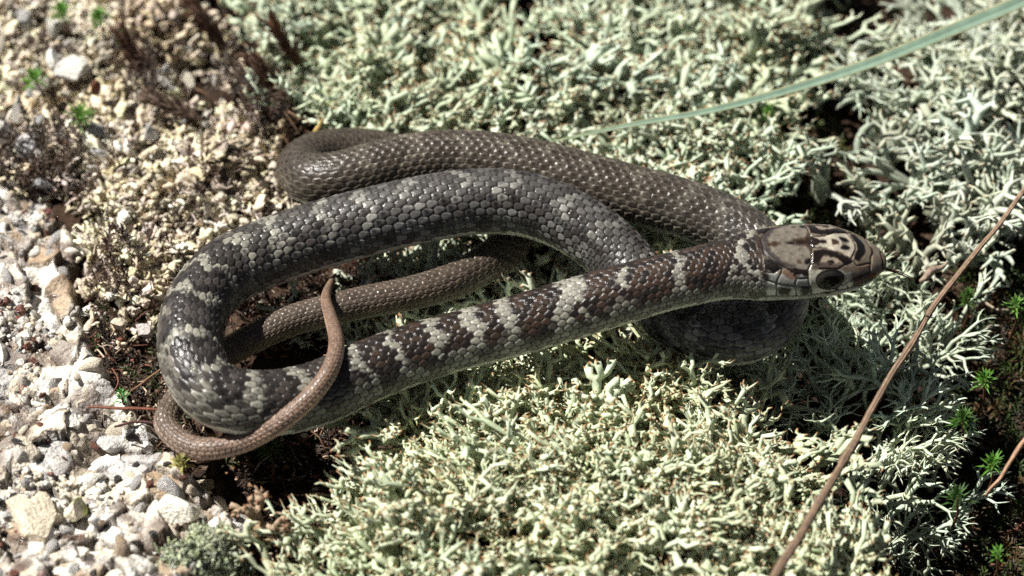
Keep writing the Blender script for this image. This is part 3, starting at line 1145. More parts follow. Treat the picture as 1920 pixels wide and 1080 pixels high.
def lichen_b(r_, levels=4, stout=1.0):
    """reindeer lichen: slim ashen stems, ever finer forks, hooked tips"""
    mb = MB()
    base, old_shade, tip = np.array([.62, .66, .56]), np.array([.14, .14, .095]), np.array([.46, .28, .17])

    def br(p, d, ln, r, lv, lean):
        bend = rand_perp(d, r_) * ln * r_.uniform(.05, .2)
        p1 = p + d * ln * .5 + bend
        d2 = rot_to(d + lean * .25)
        p2 = p1 + d2 * ln * .5
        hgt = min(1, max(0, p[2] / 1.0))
        c0 = old_shade * (1 - hgt) + base * hgt  # lower stems older and browner, with the mat's inner shade painted in
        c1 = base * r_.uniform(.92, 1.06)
        if lv == 0:
            p3 = p2 + rot_to(d2 + lean * .7 - np.array([0, 0, .35])) * ln * .3
            mb.tube([p, p1, p2, p3], [r, r * .8, r * .6, r * .35], 3, np.array([c1, c1, c1, col_tip(c1, tip, .7)]))
            return
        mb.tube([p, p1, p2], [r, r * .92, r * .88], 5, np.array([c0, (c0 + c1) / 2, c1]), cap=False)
        nb = r_.integers(2, 4)
        a0 = rand_perp(d2, r_)
        b0 = np.cross(d2, a0)
        for i in range(nb):
            an = i * 2 * math.pi / nb + r_.uniform(-.5, .5)
            sp = r_.uniform(.4, .95)
            nd = rot_to(d2 * math.cos(sp) + (a0 * math.cos(an) + b0 * math.sin(an)) * math.sin(sp) + lean * .2 + np.array([0, 0, .06]))
            br(p2 - d2 * r * .2, nd, ln * r_.uniform(.55, .82), r * r_.uniform(.62, .78), lv - 1, lean)

    for i in range(r_.integers(1, 3)):
        an = r_.uniform(0, 6.28)
        lean = np.array([math.cos(an), math.sin(an), -.2]) * .6
        d = rot_to([math.cos(an) * .4, math.sin(an) * .4, 1])
        br(np.zeros(3), d, r_.uniform(.38, .55), .056 * stout, levels - 1, lean)
    return mb.data()


def lichen_c(r_):
    """crumbly tan lichen: crowded knobbly crumbs and curled little lobes"""
    mb = MB()
    base = np.array([.74, .66, .52])
    for i in range(r_.integers(13, 20)):
        an, rr = r_.uniform(0, 6.28), r_.uniform(0, .30)
        p = np.array([math.cos(an) * rr, math.sin(an) * rr, 0])
        d = rot_to(np.array([math.cos(an) * rr * 2.2, math.sin(an) * rr * 2.2, 1]) + r_.normal(size=3) * .45)
        ln, r = r_.uniform(.14, .40), r_.uniform(.016, .036)
        c = base * r_.uniform(.72, 1.15) * np.array([1, r_.uniform(.95, 1.02), r_.uniform(.86, 1.1)])
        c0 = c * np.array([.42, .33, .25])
        q0, dd, pts = p, d, [p]
        for k in range(4):
            dd = rot_to(dd + rand_perp(dd, r_) * .75 + np.array([0, 0, .1]))
            q0 = q0 + dd * ln / 4
            pts.append(q0)
        jr = r * r_.uniform(.6, 1.7, 5)
        if r_.random() < .4:
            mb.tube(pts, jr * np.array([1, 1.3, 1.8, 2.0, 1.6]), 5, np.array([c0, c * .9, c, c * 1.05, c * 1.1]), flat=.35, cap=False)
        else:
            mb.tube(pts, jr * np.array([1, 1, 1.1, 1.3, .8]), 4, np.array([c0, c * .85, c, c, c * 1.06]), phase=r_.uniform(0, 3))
            for t in range(r_.integers(1, 4)):
                q1 = pts[r_.integers(2, 5)]
                d3 = rot_to(rand_perp(dd, r_) + dd * .4)
                l3 = r_.uniform(.04, .09)
                mb.tube([q1, q1 + d3 * l3], [r * .9, r * .8], 3, c * r_.uniform(.9, 1.12))
    return mb.data()


rl = np.random.default_rng(23)
PA = [lichen_a(rl, 3 if k % 3 else 2, rl.uniform(.55, 1.08)) for k in range(20)]
PA3 = [lichen_a(rl, 3 if k % 3 else 2, rl.uniform(.65, 1.15), 2) for k in range(20)]
PA2 = [lichen_a(rl, 3, 1.45) for _ in range(8)]
PB = [lichen_b(rl) for _ in range(12)]
PB2 = [lichen_b(rl, 3 + k % 2, 1.55) for k in range(12)]
PC = [lichen_c(rl) for _ in range(14)]


def build_mat(name, pts, protos, hscale, r_, tilt=.35, tint=(1, 1, 1), wscale=1.0, sink=.05, tvar=.12):
    """pts: n x 3 roots; hscale: n heights multipliers; all joined in one mesh"""
    Vs, Qs, Ts, Cs = [], [], [], []
    n = 0
    big = fbm(pts[:, 0], pts[:, 1], .55, 201)
    big2 = fbm(pts[:, 0], pts[:, 1], .9, 207)
    which = r_.integers(0, len(protos), len(pts))
    for k in range(len(pts)):
        v, q, t, c = protos[which[k]]
        a = r_.uniform(0, 2 * math.pi)
        tl = r_.normal(size=2) * tilt
        sc = hscale[k] * r_.uniform(.75, 1.3)
        ca, sa = math.cos(a), math.sin(a)
        w = sc * wscale
        x = (v[:, 0] * ca - v[:, 1] * sa) * w + v[:, 2] * sc * tl[0]
        y = (v[:, 0] * sa + v[:, 1] * ca) * w + v[:, 2] * sc * tl[1]
        z = v[:, 2] * sc
        Vs.append(np.stack([x + pts[k, 0], y + pts[k, 1], z + pts[k, 2] - sink], 1))
        Qs.append(q + n)
        Ts.append(t + n)
        tv = np.array(tint) * r_.uniform(1 - tvar, 1 + tvar) * np.array([r_.uniform(.96, 1.04), 1, r_.uniform(.94, 1.06)])
        old_ = max(0, min(1, (big2[k] - .52) * 4)) * .35        # weathered, browner patches
        tv = tv * (.78 + .4 * big[k]) * (1 - old_ * np.array([.25, .38, .55]))
        Cs.append(c * tv)
        n += len(v)
    return mesh_np(name, np.concatenate(Vs), np.concatenate(Qs), np.concatenate(Ts), np.clip(np.concatenate(Cs), 0, .9), True, M_CRUST if protos is PC else M_LICHEN)


def scatter(x0, x1, y0, y1, sp, r_):
    """jittered grid of points in plan"""
    xs, ys = np.meshgrid(np.arange(x0, x1, sp), np.arange(y0, y1, sp))
    xs = xs.ravel() + r_.uniform(-.5, .5, xs.size) * sp
    ys = ys.ravel() + r_.uniform(-.5, .5, ys.size) * sp
    return xs, ys


def in_poly(px_poly, x, y, z=0.):
    pl = np.array([P(a, b, z)[:2] for a, b in px_poly])
    return sdf(pl, x, y)


# plan outlines (given as photo positions, turned into places on the ground)
BACK = [(520, -150), (505, 60), (540, 190), (570, 270), (660, 330), (760, 380), (1240, 470), (1430, 430), (1500, 330), (1490, 200), (1560, 60), (1640, -150)]
RIGHT = [(1640, -150), (1560, 60), (1490, 200), (1480, 330), (1600, 400), (1790, 470), (1920, 440), (2060, 300), (2060, -150)]
HEADR = [(1430, 430), (1560, 400), (1760, 430), (1810, 560), (1840, 700), (1800, 860), (1680, 940), (1560, 800), (1500, 700), (1300, 700), (1280, 560)]
FRONT = [(640, 700), (760, 690), (900, 640), (1150, 600), (1260, 640), (1420, 700), (1470, 800), (1530, 900), (1660, 1010), (1680, 1190), (500, 1190), (560, 1060), (640, 960), (700, 850)]
MIDDLE = [(560, 520), (700, 470), (960, 420), (1150, 430), (1260, 500), (1150, 600), (900, 640), (760, 690), (640, 620)]
TAN = [(-150, -150), (330, -150), (430, 60), (480, 200), (560, 240), (600, 330), (560, 400), (430, 520), (330, 560), (240, 600), (190, 560), (170, 420), (120, 330), (-150, 300)]


def grow(poly, sp, top, protos, h0, name, label, seed, tint, tilt=.3, hmin=.3, hmax=1.5, soft=.5, wscale=1.0, gapf=.5, gap=.0, z=0., tvar=.12, extent=(-13, 13, -11, 13), cat='lichen'):
    r_ = np.random.default_rng(seed)
    x, y = scatter(*extent, sp, r_)
    d = in_poly(poly, x, y, z)
    m = (d < 0) & ((d < -soft) | (r_.random(len(x)) < .6))
    m &= fbm(x, y, gapf, seed) > gap
    x, y, d = x[m], y[m], d[m]
    rin = rock_in(x, y)
    g = np.where(rin > -.2, np.maximum(ground_z(x, y), rock_z(x, y)[0]), ground_z(x, y))
    t = top(x, y) + (fbm(x, y, .75, seed + 3) - .5) * .95 + (vnoise(x, y, 2.2, seed + 4) - .5) * .35 - .35 * sstep(-soft, 0, d)
    fl = snake_floor(x, y)
    t = np.minimum(t, fl - .02)
    h = t - g
    root = g.copy()
    # deep places: the stems stand on older stems, so start higher
    deep = h > hmax * h0
    root[deep] = t[deep] - hmax * h0
    h = t - root
    ok = h > hmin * h0 * .6
    pts = np.stack([x, y, root], 1)[ok]
    hs = (h / h0)[ok]
    me = build_mat(name, pts, protos, hs, r_, tilt, tint, wscale, tvar=tvar)
    print(name, len(pts), len(me.polygons))
    return tag(link(name, me), label, cat, kind='stuff')


grow(BACK, .42, lambda x, y: .08 + .03 * y, PA3, .74, 'lichen_mat', 'thick pale green spiky lichen mat behind the snake', 31, (.86, .91, .80), tilt=.6, hmax=1.2, gap=.33, wscale=1.15)
grow(RIGHT, .44, lambda x, y: .25 + 0 * x, PB2, 1.0, 'lichen_mat', 'ashen grey reindeer lichen mat at the upper right beyond the grass blade', 32, (.84, .88, .83), tilt=.45, gap=.45, hmax=1.1, wscale=1.15)
grow(HEADR, .40, lambda x, y: -.18 - 1.05 * sstep(-.9, -3.4, y) - .45 * sstep(7.0, 8.6, x), PB, 1.25, 'lichen_mat', 'fine branched grey reindeer lichen under the snout of the snake', 33, (.90, .96, .86), tilt=.4, gap=.15, hmax=1.1)
grow(FRONT, .355, lambda x, y: .02 + .50 * np.exp(-(((x - _mound[0]) / 3.6) ** 2 + ((y - _mound[1]) / 2.6) ** 2)), PA, .80, 'lichen_mat', 'yellow green lichen mound with brown tips below the snake', 34, (.94, .96, .78), tilt=.65, hmax=1.1, gap=.2, wscale=1.15)
grow(MIDDLE, .38, lambda x, y: .0 + 0 * x, PA, .8, 'lichen_mat', 'shaded lichen inside the coils of the snake', 35, (.95, .98, .92), tilt=.5, gap=.25)
grow(TAN, .29, lambda x, y: .1 + .5 * (fbm(x, y, .8, 140) - .5), PC, .40, 'lichen_crust', 'crumbly cream and tan lichen between the granite and the snake', 36, (1, 1, 1), tilt=.45, gapf=.8, gap=.37, hmax=1.3, hmin=.2, wscale=1.15, tvar=.3)
CRUST = [(290, 1120), (300, 1040), (350, 1000), (430, 985), (470, 1030), (480, 1120)]
grow(CRUST, .13, lambda x, y: rock_z(x, y)[0] + .2, PC, .42, 'lichen_crust', 'grey green crusty lichen on the lower edge of the granite', 37, (.62, .80, .74), tilt=.4, hmax=.5, hmin=.0, wscale=1.0, tvar=.3, soft=.15, z=-.2)

# bigger single stalks that stand out of the mats
rq = np.random.default_rng(77)
stalk_me = []
for d in PA2:
    v, q_, t_, c_ = d
    stalk_me.append(mesh_np('lichen_stalk', v, q_, t_, c_ * np.array([.89, .92, .77]), True, M_LICHEN))


def surf(px, py, zs):
    return P(px, py, zs)


def stalks(spots, label, group):
    for k, (px, py, z, sc) in enumerate(spots):
        o = link('lichen_stalk', stalk_me[rq.integers(len(stalk_me))], None, P(px, py, z) - np.array([0, 0, .55 * sc]))
        o.scale = (sc * .95, sc * .95, sc)
        o.rotation_euler = (rq.normal() * .5, rq.normal() * .5, rq.uniform(0, 6.28))
        tag(o, label, 'lichen', group)


for px, py, z, sc, lb in [
        (836, 880, .55, 1.15, 'upright knobby lichen column on the front mound, nearest the dark pit'),
        (745, 900, .4, 1.1, 'Y shaped lichen stalk on the left flank of the front mound'),
        (1090, 765, .35, 1.3, 'thickest pale lichen trunk leaning just below the lit neck coil'),
        (945, 765, .3, 1.1, 'slim lichen stick beside the thickest pale trunk below the snake'),
        (1460, 920, .1, 1.1, 'sprawling lichen branch that reaches toward the brown twig'),
        (1640, 1000, -.2, 1.0, 'brown tipped lichen fork right of the brown twig at the bottom'),
        (1010, 1030, .7, 1.1, 'stout lichen stalk at the bottom edge in the middle of the front mound'),
        (1250, 950, .5, 1.1, 'stout lichen stalk on the right shoulder of the front mound'),
        (465, 95, .5, .8, 'curled pale lichen stalk on top of the thick withered moss stalk'),
        (830, 200, .4, 1.1, 'stout lichen stalk right behind the arch of the rear coil'),
        (1080, 170, .4, 1.1, 'stout lichen stalk above the thin end of the grass blade'),
        (1350, 285, .1, 1.15, 'star shaped lichen stalk below the middle of the grass blade'),
        (1400, 60, .6, 1.2, 'stout lichen stalk near the top edge beyond the grass blade'),
        (700, 110, .5, 1.2, 'stout lichen stalk at the left end of the green mat')]:
    stalks([(px, py, z, sc)], lb, 'stout lichen stalks')


# ------------------------------------------------------------------ mosses
def leaf(mb, p, d, ln, w, c, r_, droop=.35):
    side = np.cross(d, [0, 0, 1.0])
    side = rot_to(side) if np.linalg.norm(side) > .05 else np.array([1.0, 0, 0])
    up = np.cross(side, d)
    m = p + d * ln * .5 + up * ln * .06
    e = p + d * ln - np.array([0, 0, 1]) * ln * droop * .4
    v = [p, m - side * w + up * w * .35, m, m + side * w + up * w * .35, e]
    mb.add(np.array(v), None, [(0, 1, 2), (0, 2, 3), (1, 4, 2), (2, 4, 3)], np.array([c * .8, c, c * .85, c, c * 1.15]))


def sprig_leaves(mb, org, d, n, ln, w, c, r_, h=.25, spread=1.0):
    a0 = rand_perp(d, r_)
    b0 = np.cross(d, a0)
    for i in range(n):
        f = i / n
        an = i * 2.4 + r_.uniform(-.3, .3)
        el = (1.15 - .75 * f) * spread
        dd = rot_to(d * math.cos(el) + (a0 * math.cos(an) + b0 * math.sin(an)) * math.sin(el))
        leaf(mb, org + d * h * (f - .6), dd, ln * r_.uniform(.75, 1.15) * (1 - .25 * f), w, c * r_.uniform(.75, 1.25), r_)


def moss_sprig(px, py, z, label, seed, ln=.30, n=26, w=.021, c=(.11, .27, .03), stem=(.10, .045, .02), lean=(0, 0), sh=.9, root=None):
    r_ = np.random.default_rng(seed)
    top = P(px, py, z)
    d = rot_to([lean[0], lean[1], 1])
    e = empty('moss_sprig', top - d * sh)
    tag(e, label, 'moss', 'green moss sprigs')
    o = top - d * sh
    sb = MB()
    mid = top - d * sh * .5 + np.array([.06, .0, 0])
    sb.tube(np.array([o, mid, top]) - o, [.03, .026, .02], 5, np.array(stem))
    link('stem', sb.mesh('stem', M_MOSS), e)
    lb = MB()
    sprig_leaves(lb, top - o, d, int(n * 1.6), ln * 1.15, w, np.array(c), r_)
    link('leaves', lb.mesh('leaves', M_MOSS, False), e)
    return e


G1, G2 = (.10, .25, .03), (.06, .14, .02)
moss_sprig(66, 152, .5, 'bright green moss sprig above the frosty quartz lump at the left edge', 1, .38, lean=(-.15, -.1), c=G1)
moss_sprig(150, 222, .45, 'moss sprig with a bent brown stem right of the frosty quartz lump', 2, .40, lean=(.25, -.1), c=G1, sh=1.3)
moss_sprig(118, 28, .5, 'blurred green moss sprig left of the pair at the top edge', 3, .40, c=G1)
moss_sprig(186, 36, .5, 'tall blurred green moss sprig at the top edge', 4, .34, c=G1, n=30)
moss_sprig(228, 70, .45, 'small dull moss sprig on the brown clump near the top', 5, .22, c=G2)
moss_sprig(228, 745, -.05, 'small green moss star on the edge of the granite', 6, .22, c=(.12, .30, .08), n=16)
moss_sprig(1845, 715, -.5, 'bright green moss star under the right end of the twig', 7, .30, c=G1)
moss_sprig(1860, 872, -.7, 'bright green moss star beside the thin dry stalk', 8, .34, c=G1, n=24)
moss_sprig(1805, 790, -.7, 'bushy green moss sprig between the lichen fan and the dark hollow', 9, .36, c=G2, n=34)
moss_sprig(1905, 575, -.3, 'light green moss star at the right edge', 10, .28, c=(.16, .32, .06))
moss_sprig(1815, 560, -.4, 'mossy green tuft behind the brown twig', 11, .26, c=G2, n=34)
moss_sprig(1440, 212, .1, 'tiny vivid green moss sprig under the grass blade', 12, .20, c=G1, n=20)
moss_sprig(1515, 305, -.1, 'vivid green moss tuft in the dark gap behind the head', 13, .24, c=G1, n=24)
moss_sprig(1870, 1040, -1.0, 'slim green moss sprig in the bottom right corner', 14, .24, c=G1, n=14)
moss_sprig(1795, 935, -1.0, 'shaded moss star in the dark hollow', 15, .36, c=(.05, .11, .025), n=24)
moss_sprig(505, 845, -.1, 'dark moss tuft just below the tail', 16, .34, c=(.05, .10, .015), n=34)
moss_sprig(340, 870, .0, 'yellow green moss bud below the bend of the tail', 17, .26, c=(.36, .34, .12), n=14, w=.045)
moss_sprig(1890, 270, -.2, 'olive moss tuft in the dark gap at the upper right', 18, .30, c=(.10, .12, .02), n=30)


def carpet(name, poly, sp, seed, cols, ln, label, zoff=.1, n=16, z=-1.2, cat='moss', dens=.8):
    r_ = np.random.default_rng(seed)
    x, y = scatter(-13, 13, -12, 12, sp, r_)
    m = (in_poly(poly, x, y, z) < 0) & (r_.random(len(x)) < dens)
    x, y = x[m], y[m]
    g = ground_z(x, y)
    fl = snake_floor(x, y, .3)
    mb = MB()
    for k in range(len(x)):
        if fl[k] < g[k] + .3: continue
        d = rot_to([r_.normal() * .4, r_.normal() * .4, 1])
        o = np.array([x[k], y[k], g[k] + zoff * r_.uniform(.3, 1.6)])
        c = np.array(cols[r_.integers(len(cols))])
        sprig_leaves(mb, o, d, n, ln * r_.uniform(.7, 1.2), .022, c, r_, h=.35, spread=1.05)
    return tag(link(name, mb.mesh(name, M_MOSS, False)), label, cat, kind='stuff')


HOLLOW = [(1600, 860), (1760, 780), (1800, 640), (1790, 480), (1960, 420), (2150, 500), (2150, 1300), (1560, 1300), (1500, 1020)]
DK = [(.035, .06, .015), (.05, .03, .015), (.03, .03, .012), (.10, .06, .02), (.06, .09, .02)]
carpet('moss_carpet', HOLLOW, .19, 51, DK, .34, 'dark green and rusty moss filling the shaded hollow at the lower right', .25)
GAPB = [(300, -250), (520, -250), (520, 60), (545, 190), (620, 260), (540, 300), (470, 190), (420, 80), (320, 0)]
GAPR = [(1420, 200), (1560, 230), (1640, 330), (1720, 410), (1560, 430), (1400, 400)]
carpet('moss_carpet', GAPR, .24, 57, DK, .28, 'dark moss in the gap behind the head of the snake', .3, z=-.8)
GAPT = [(1780, 120), (2000, 100), (2000, 480), (1840, 470), (1780, 330)]
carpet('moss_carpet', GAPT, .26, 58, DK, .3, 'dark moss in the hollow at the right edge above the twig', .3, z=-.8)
BR = [(.045, .025, .016), (.065, .034, .022), (.03, .019, .013), (.09, .055, .035)]
carpet('dead_moss', GAPB, .22, 52, BR, .30, 'brown withered moss between the tan crust and the green mat', .5, z=-.8)
EDGE = [(150, 560), (235, 605), (300, 590), (340, 620), (420, 690), (330, 860), (380, 900), (300, 850), (200, 720)]
carpet('dead_moss', EDGE, .2, 55, BR + [(.20, .15, .10), (.05, .07, .02)], .22, 'withered moss and rootlets along the edge of the granite', .4, z=-.5)
carpet('dead_moss', TAN, .34, 56, BR + [(.05, .03, .02)], .30, 'dark withered moss showing between the crumbs of tan lichen', .5, z=-.3, dens=.16)
for k_, (pl_k, lb_) in enumerate([
        ([(-60, 215), (120, 190), (165, 260), (140, 340), (60, 345), (-60, 320)], 'dark brown withered moss around the stem of the left moss sprig'),
        ([(400, 130), (470, 115), (545, 200), (535, 245), (470, 235)], 'dark brown withered moss at the foot of the thick withered stalk'),
        ([(30, 30), (170, 50), (165, 110), (20, 105)], 'dark brown withered moss above the white weathered lump'),
        ([(205, 50), (280, 70), (310, 180), (250, 190)], 'dark brown withered moss at the foot of the blurred top sprigs'),
        ([(170, 420), (235, 430), (245, 560), (180, 570)], 'dark crumbly moss in the crevice beside the granite')]):
    carpet('dead_moss', pl_k, .18, 590 + k_, BR, .26, lb_, .75, z=.0)
LOOP = [(410, 560), (560, 510), (960, 450), (960, 520), (700, 640), (450, 690)]
carpet('dead_moss', LOOP, .25, 53, BR + [(.16, .12, .08)], .26, 'dark withered moss inside the left loop of the snake', .5, z=-.8)
PIT = [(380, 830), (640, 740), (720, 780), (640, 960), (560, 1060), (500, 1250), (470, 1100), (450, 920)]
carpet('dead_moss', PIT, .24, 54, BR + [(.04, .05, .012)], .28, 'dark withered moss and litter between granite and front mound', .25, z=-1.)


def litter(poly, n, seed, label, cols, z=-.9, lift=.1, size=1.0):
    r_ = np.random.default_rng(seed)
    pl = np.array([P(a, b, z)[:2] for a, b in poly])
    mb = MB()
    k = 0
    while k < n:
        x, y = r_.uniform(pl[:, 0].min(), pl[:, 0].max()), r_.uniform(pl[:, 1].min(), pl[:, 1].max())
        if sdf(pl, np.array([x]), np.array([y]))[0] > 0: continue
        k += 1
        o = np.array([x, y, float(ground_z(x, y)) + lift * r_.uniform(.2, 2.0)])
        c = np.array(cols[r_.integers(len(cols))]) * r_.uniform(.7, 1.3)
        d = rot_to([r_.normal(), r_.normal(), r_.normal() * .35])
        t = r_.random()
        if t < .5:
            ln = r_.uniform(.15, .6) * size
            b = rand_perp(d, r_) * ln * .15
            mb.tube([o, o + d * ln * .5 + b, o + d * ln], np.array([.02, .018, .01]) * r_.uniform(.6, 1.5) * size, 4, c)
        else:
            v, f = chunk(r_, ICO1, 4, .1)
            mb.add(v * np.array([.09, .06, .035]) * r_.uniform(.4, 1.3) * size + o, None, f, c)
    return tag(link('litter', mb.mesh('litter', M_WOOD)), label, 'litter', kind='stuff')


LC = [(.10, .05, .03), (.16, .09, .05), (.05, .03, .02), (.30, .22, .15), (.42, .34, .26), (.14, .05, .03)]
litter(PIT, 420, 61, 'broken brown litter in the pit between granite and mound', LC, lift=.25)
litter(HOLLOW, 420, 62, 'brown stem fragments scattered in the dark hollow', LC, z=-1.3, lift=.25)
litter(TAN, 900, 63, 'brown crumbs caught in the crumbly lichen', LC, z=-.3, lift=.12, size=.8)
litter(LOOP, 250, 64, 'dry crumbs inside the loop of the snake', LC, lift=.3)
litter(EDGE, 300, 66, 'dry crumbs between the granite and the left bend of the snake', LC, z=-.5, lift=.4, size=.8)
litter(GAPB, 260, 65, 'dry stem pieces beside the green mat', LC, lift=.5)


# pale pebbles among the crumbly lichen: one shape per kind, copied
rw_ = np.random.default_rng(404)
peb = []
for k in range(8):
    v, f = chunk(np.random.default_rng(500 + k), ICO2, 12, .02)
    c = np.array([[.72, .69, .62], [.66, .60, .48], [.46, .45, .43], [.60, .56, .50]][k % 4])
    peb.append(mesh_np('pebble', v, None, f, np.broadcast_to(c, v.shape) * (.85 + .3 * vnoise(v[:, 0], v[:, 1] + v[:, 2], 3, k))[:, None], False, M_ROCK))
pl_ = [(-20, -20), (300, -20), (420, 100), (420, 240), (330, 330), (170, 400), (60, 330), (-20, 300)]
k = 0
first = None
while k < 60:
    px, py = rw_.uniform(-20, 460), rw_.uniform(-20, 420)
    if sdf(pl_, np.array([px]), np.array([py]))[0] > 0: continue
    k += 1
    sz = float(np.clip(rw_.lognormal(-2.0, .45), .07, .30))
    o = link('pebble', peb[rw_.integers(8)], None, P(px, py, rw_.uniform(-.05, .15)))
    o.scale = (sz * rw_.uniform(.9, 1.4), sz, sz * rw_.uniform(.6, 1))
    o.rotation_euler = tuple(rw_.uniform(0, 6.28, 3))
    tag(o, 'small pale pebble scattered among the crumbly tan lichen', 'pebble', 'pale pebbles among the crumbly lichen')


# withered upright moss stalks at the top left
def dead_stalk(p0, p1, r, label, seed, c=(.10, .05, .03)):
    r_ = np.random.default_rng(seed)
    a, b = np.array(p0), np.array(p1)
    e = empty('dead_moss_stalk', b)
    tag(e, label, 'dead moss')
    sb = MB()
    sb.tube(np.array([b, (a + b) / 2, a]) - b, [r * .5, r * .45, r * .3], 6, np.array(c) * .7)
    link('stem', sb.mesh('stem', M_WOOD), e)
    d = rot_to(a - b)
    L = np.linalg.norm(a - b)
    lb = MB()
    for i in range(110):
        f = r_.random()
        sd = rand_perp(d, r_)
        o = b + d * L * f - b + sd * r * .3
        dd = rot_to(d + sd * r_.uniform(.15, .6))
        leaf(lb, o, dd, r_.uniform(.25, .45), .028, np.array(c) * r_.uniform(.5, 1.8), r_, .1)
    link('leaves', lb.mesh('leaves', M_MOSS, False), e)


dead_stalk(P(470, 110, .9), P(545, 200, -.3), .26, 'thick brown withered moss stalk beside the green lichen mat', 71)
dead_stalk(P(225, 62, .6), P(275, 150, -.3), .22, 'brown withered stalk under the small dull moss sprig', 72)
dead_stalk(P(280, 180, .5), P(370, 225, -.1), .2, 'short greyish withered stalk lying on the crumbly lichen', 73, (.16, .11, .08))
dead_stalk(P(505, 40, .8), P(560, 120, -.2), .2, 'rust brown withered stalk at the top edge', 74, (.12, .055, .03))
dead_stalk(P(360, 10, .6), P(420, 90, -.3), .22, 'dark withered stalk in the brown corner at the top', 75)


# ------------------------------------------------------------------ twig, stalks, grass blade, bits
def stick(name, pts, rad, label, cat, c, seed, sides=14, ridges=.12, parts=None, knots=()):
    r_ = np.random.default_rng(seed)
    cc = catmull(np.array(pts), 26)
    cc = cc + np.stack([(vnoise(np.arange(len(cc)) * 1.0, np.zeros(len(cc)), .07, seed + q3) - .5) * rad[len(rad) // 2] * 1.1 for q3 in range(3)], 1)
    m = len(cc)
    T = np.gradient(cc, axis=0)
    T /= np.linalg.norm(T, axis=1)[:, None]
    prof = 1 + ridges * r_.normal(size=sides)
    wild = .3 if ridges > .19 else .025
    R = np.interp(np.linspace(0, 1, m), np.linspace(0, 1, len(rad)), rad)
    V, C = [], []
    n = np.array([0, 0, 1.0])
    sc = r_.uniform(.4, 1.5, sides)
    for i in range(m):
        n = rot_to(n - T[i] * (n @ T[i]))
        b = np.cross(T[i], n)
        a = np.arange(sides) * 2 * math.pi / sides
        kn = 1 + r_.normal() * .02 + sum(.35 * math.exp(-((i / m - k) / .006) ** 2) for k in knots)
        rr = R[i] * (.88 + .24 * vnoise(np.array(i * 1.0), np.array(0.), .12, seed)) * prof * kn * (1 + r_.normal(size=sides) * wild)
        V.append(cc[i] + rr[:, None] * (np.cos(a)[:, None] * n + np.sin(a)[:, None] * b))
        sc = np.clip(sc + r_.normal(size=sides) * .06, .55, 1.4)
        C.append(np.array(c) * sc[:, None] * (1 - .35 * (kn - 1)))
    V, C = np.concatenate(V), np.concatenate(C)
    i, j = np.meshgrid(np.arange(m - 1), np.arange(sides), indexing='ij')
    q = np.stack([i * sides + j, i * sides + (j + 1) % sides, (i + 1) * sides + (j + 1) % sides, (i + 1) * sides + j], -1).reshape(-1, 4)
    V = np.concatenate([V, [cc[0], cc[-1]]])
    C = np.concatenate([C, [c, c]])
    k0 = m * sides
    t = [(k0, (a + 1) % sides, a) for a in range(sides)] + [(k0 + 1, k0 - sides + a, k0 - sides + (a + 1) % sides) for a in range(sides)]
    o = link(name, mesh_np(name, V - cc[0], q, t, C, True, M_WOOD), None, cc[0])
    return tag(o, label, cat)


stick('twig', [P(1990, 262, .9), P(1925, 346, .85), P(1850, 448, .8), P(1770, 550, .7), P(1700, 660, .6), P(1640, 755, .6), P(1580, 868, .75), P(1510, 985, .95), P(1450, 1085, 1.1), P(1400, 1170, 1.2)],
      [.04, .045, .052, .06, .072, .085], 'long brown dry twig slanting across the lower right lichen', 'twig', (.20, .135, .088), 81, knots=(.44, .66), sides=22)
stick('dry_stalk', [P(1990, 760, -.4), P(1925, 825, -.5), P(1880, 890, -.65), P(1848, 930, -.8)], [.05, .055, .04, .02], 'thin pale dry stalk at the right edge over the dark moss', 'stalk', (.30, .18, .11), 82, 8)
stick('root', [P(165, 762, -.1), P(215, 765, -.02), P(275, 768, .0), P(325, 772, -.05)], [.02, .03, .03, .02], 'reddish brown dry root running to the left bend of the snake', 'root', (.16, .06, .035), 83, 8)
stick('root', [P(215, 800, -.05), P(260, 790, .02), P(300, 800, .02), P(315, 830, .0)], [.02, .025, .028, .03], 'dark root curling beside the bend of the tail', 'root', (.07, .03, .025), 84, 8)
stick('root', [P(210, 690, .0), P(222, 715, .06), P(205, 745, .02)], [.015, .02, .012], 'little hooked root above the green moss star', 'root', (.12, .05, .03), 85, 8)
stick('root', [P(245, 735, .0), P(275, 712, .1), P(305, 690, .1)], [.012, .02, .012], 'thin tan rootlet leaning on the left bend of the snake', 'root', (.24, .13, .07), 86, 8)
stick('dry_stalk', [P(640, 860, -.2), P(700, 842, .0), P(760, 836, .05)], [.03, .03, .015], 'dark needle pointing from the pit to the front mound', 'stalk', (.05, .028, .02), 87, 8)
v, q_, t_, c_ = PA2[3]
o = link('dead_lichen', mesh_np('dead_lichen', v, q_, t_, c_ * np.array([.62, .42, .34]), True, M_LICHEN), None, P(478, 1005, -.35))
o.rotation_euler = (.1, .25, 1.0)
tag(o, 'forked tan lichen stem standing in the pit', 'lichen')
stick('fallen_leaf', [P(582, 262, .3), P(595, 245, .5), P(612, 216, .7)], [.03, .07, .006], 'pointed yellow brown leaf tip behind the rear coil', 'leaf', (.34, .24, .08), 90, 8, .05)
stick('fallen_leaf', [P(1720, 528, .1), P(1745, 512, .2), P(1778, 492, .25)], [.03, .09, .02], 'grey brown leaf scrap in front of the tongue', 'leaf', (.26, .19, .14), 91, 8, .1)

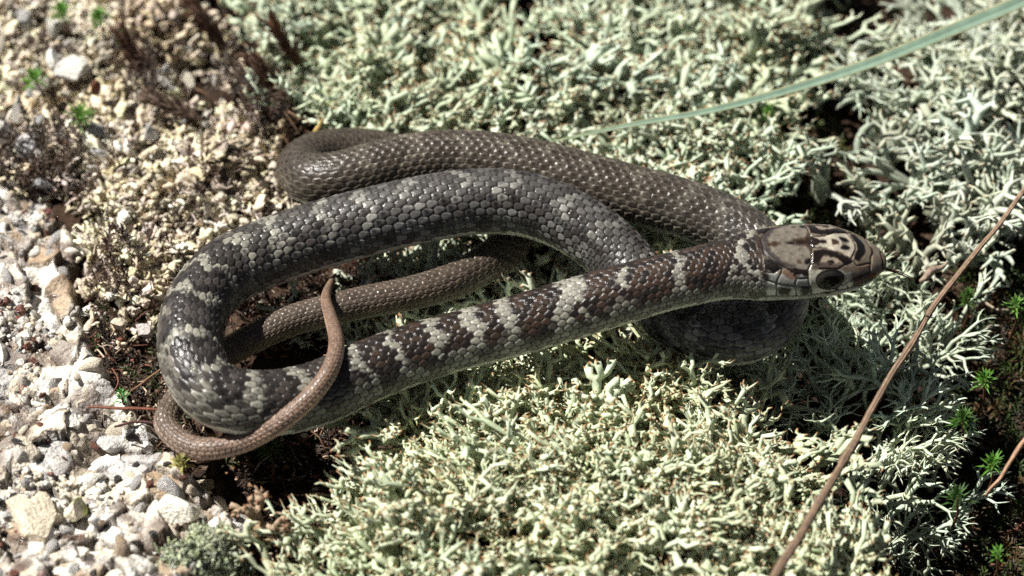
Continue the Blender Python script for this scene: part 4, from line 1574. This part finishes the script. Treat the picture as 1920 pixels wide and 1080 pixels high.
v, f = ICO3
hv = v * np.array([.10, .10, .24]) * (1 - .25 * v[:, 2:3])
hv = hv * (1 + .05 * np.sin(np.arctan2(v[:, 1], v[:, 0]) * 7))[:, None]
o = link('seed_husk', mesh_np('seed_husk', hv, None, f, np.broadcast_to(np.array([.13, .04, .02]), v.shape), True, M_MOSS), None, P(180, 162, .45))
o.rotation_euler = (.2, .15, 0)
tag(o, 'reddish brown seed husk beside the white weathered lump', 'seed husk')

# grass blade: long folded strip with real thickness
gp = [P(1022, 268, .75), P(1090, 253, .85), P(1190, 232, 1.0), P(1330, 207, 1.15), P(1480, 168, 1.25), P(1640, 115, 1.5), P(1800, 50, 1.75), P(1920, 0, 1.95), P(2080, -75, 2.2), P(2300, -180, 2.0)]
gw = [.008, .032, .05, .066, .088, .112, .13, .14, .145, .145]
gc_ = catmull(np.array(gp), 14)
m = len(gc_)
ww = np.interp(np.linspace(0, 1, m), np.linspace(0, 1, len(gw)), gw)
T = np.gradient(gc_, axis=0)
T /= np.linalg.norm(T, axis=1)[:, None]
fac = rot_to([-.05, -.55, .85])
Vg, Cg = [], []
prof = [(-1, .0), (-.9, .05), (-.7, -.04), (-.5, .0), (-.3, -.10), (-.1, -.05), (0, -.14), (.1, -.05), (.3, -.10), (.5, .0), (.7, -.04), (.9, .05), (1, 0), (.9, -.05), (.45, -.15), (0, -.22), (-.45, -.15), (-.9, -.05)]
for i in range(m):
    side = rot_to(np.cross(T[i], fac))
    up = np.cross(side, T[i])
    for a, h in prof:
        Vg.append(gc_[i] + side * a * ww[i] + up * h * ww[i])
        e_ = abs(a)
        tip_ = 1 - sstep(0, .3, np.array(i / m))
        vein = .82 + .36 * hash2(np.array(round(a * 20.0)), np.array(3.0), 5) * (1 if h < .02 else .8) + .10 * (vnoise(np.array(i * 1.0), np.array(a * 3.0), .35, 6) - .5)
        c = np.array([.29, .42, .31]) * float(vein) * (1 - .12 * (abs(a) < .1)) if e_ < .88 else np.array([.42, .38, .20])
        Cg.append(c * (1 - tip_ * .5) + np.array([.32, .36, .15]) * tip_ * .5)
np_ = len(prof)
i, j = np.meshgrid(np.arange(m - 1), np.arange(np_), indexing='ij')
q = np.stack([i * np_ + j, i * np_ + (j + 1) % np_, (i + 1) * np_ + (j + 1) % np_, (i + 1) * np_ + j], -1).reshape(-1, 4)
tag(link('grass_blade', mesh_np('grass_blade', np.array(Vg) - gc_[0], q, None, np.array(Cg), True, M_GRASS), None, gc_[0]), 'long pale blue green grass blade arching over the lichen at the upper right', 'grass blade')
_tri = {o.name: len(o.data.loops) - 2 * len(o.data.polygons) for o in SC.objects if o.type == 'MESH'}
print('TRIS', sum(_tri.values()), sorted(_tri.items(), key=lambda a: -a[1])[:8])
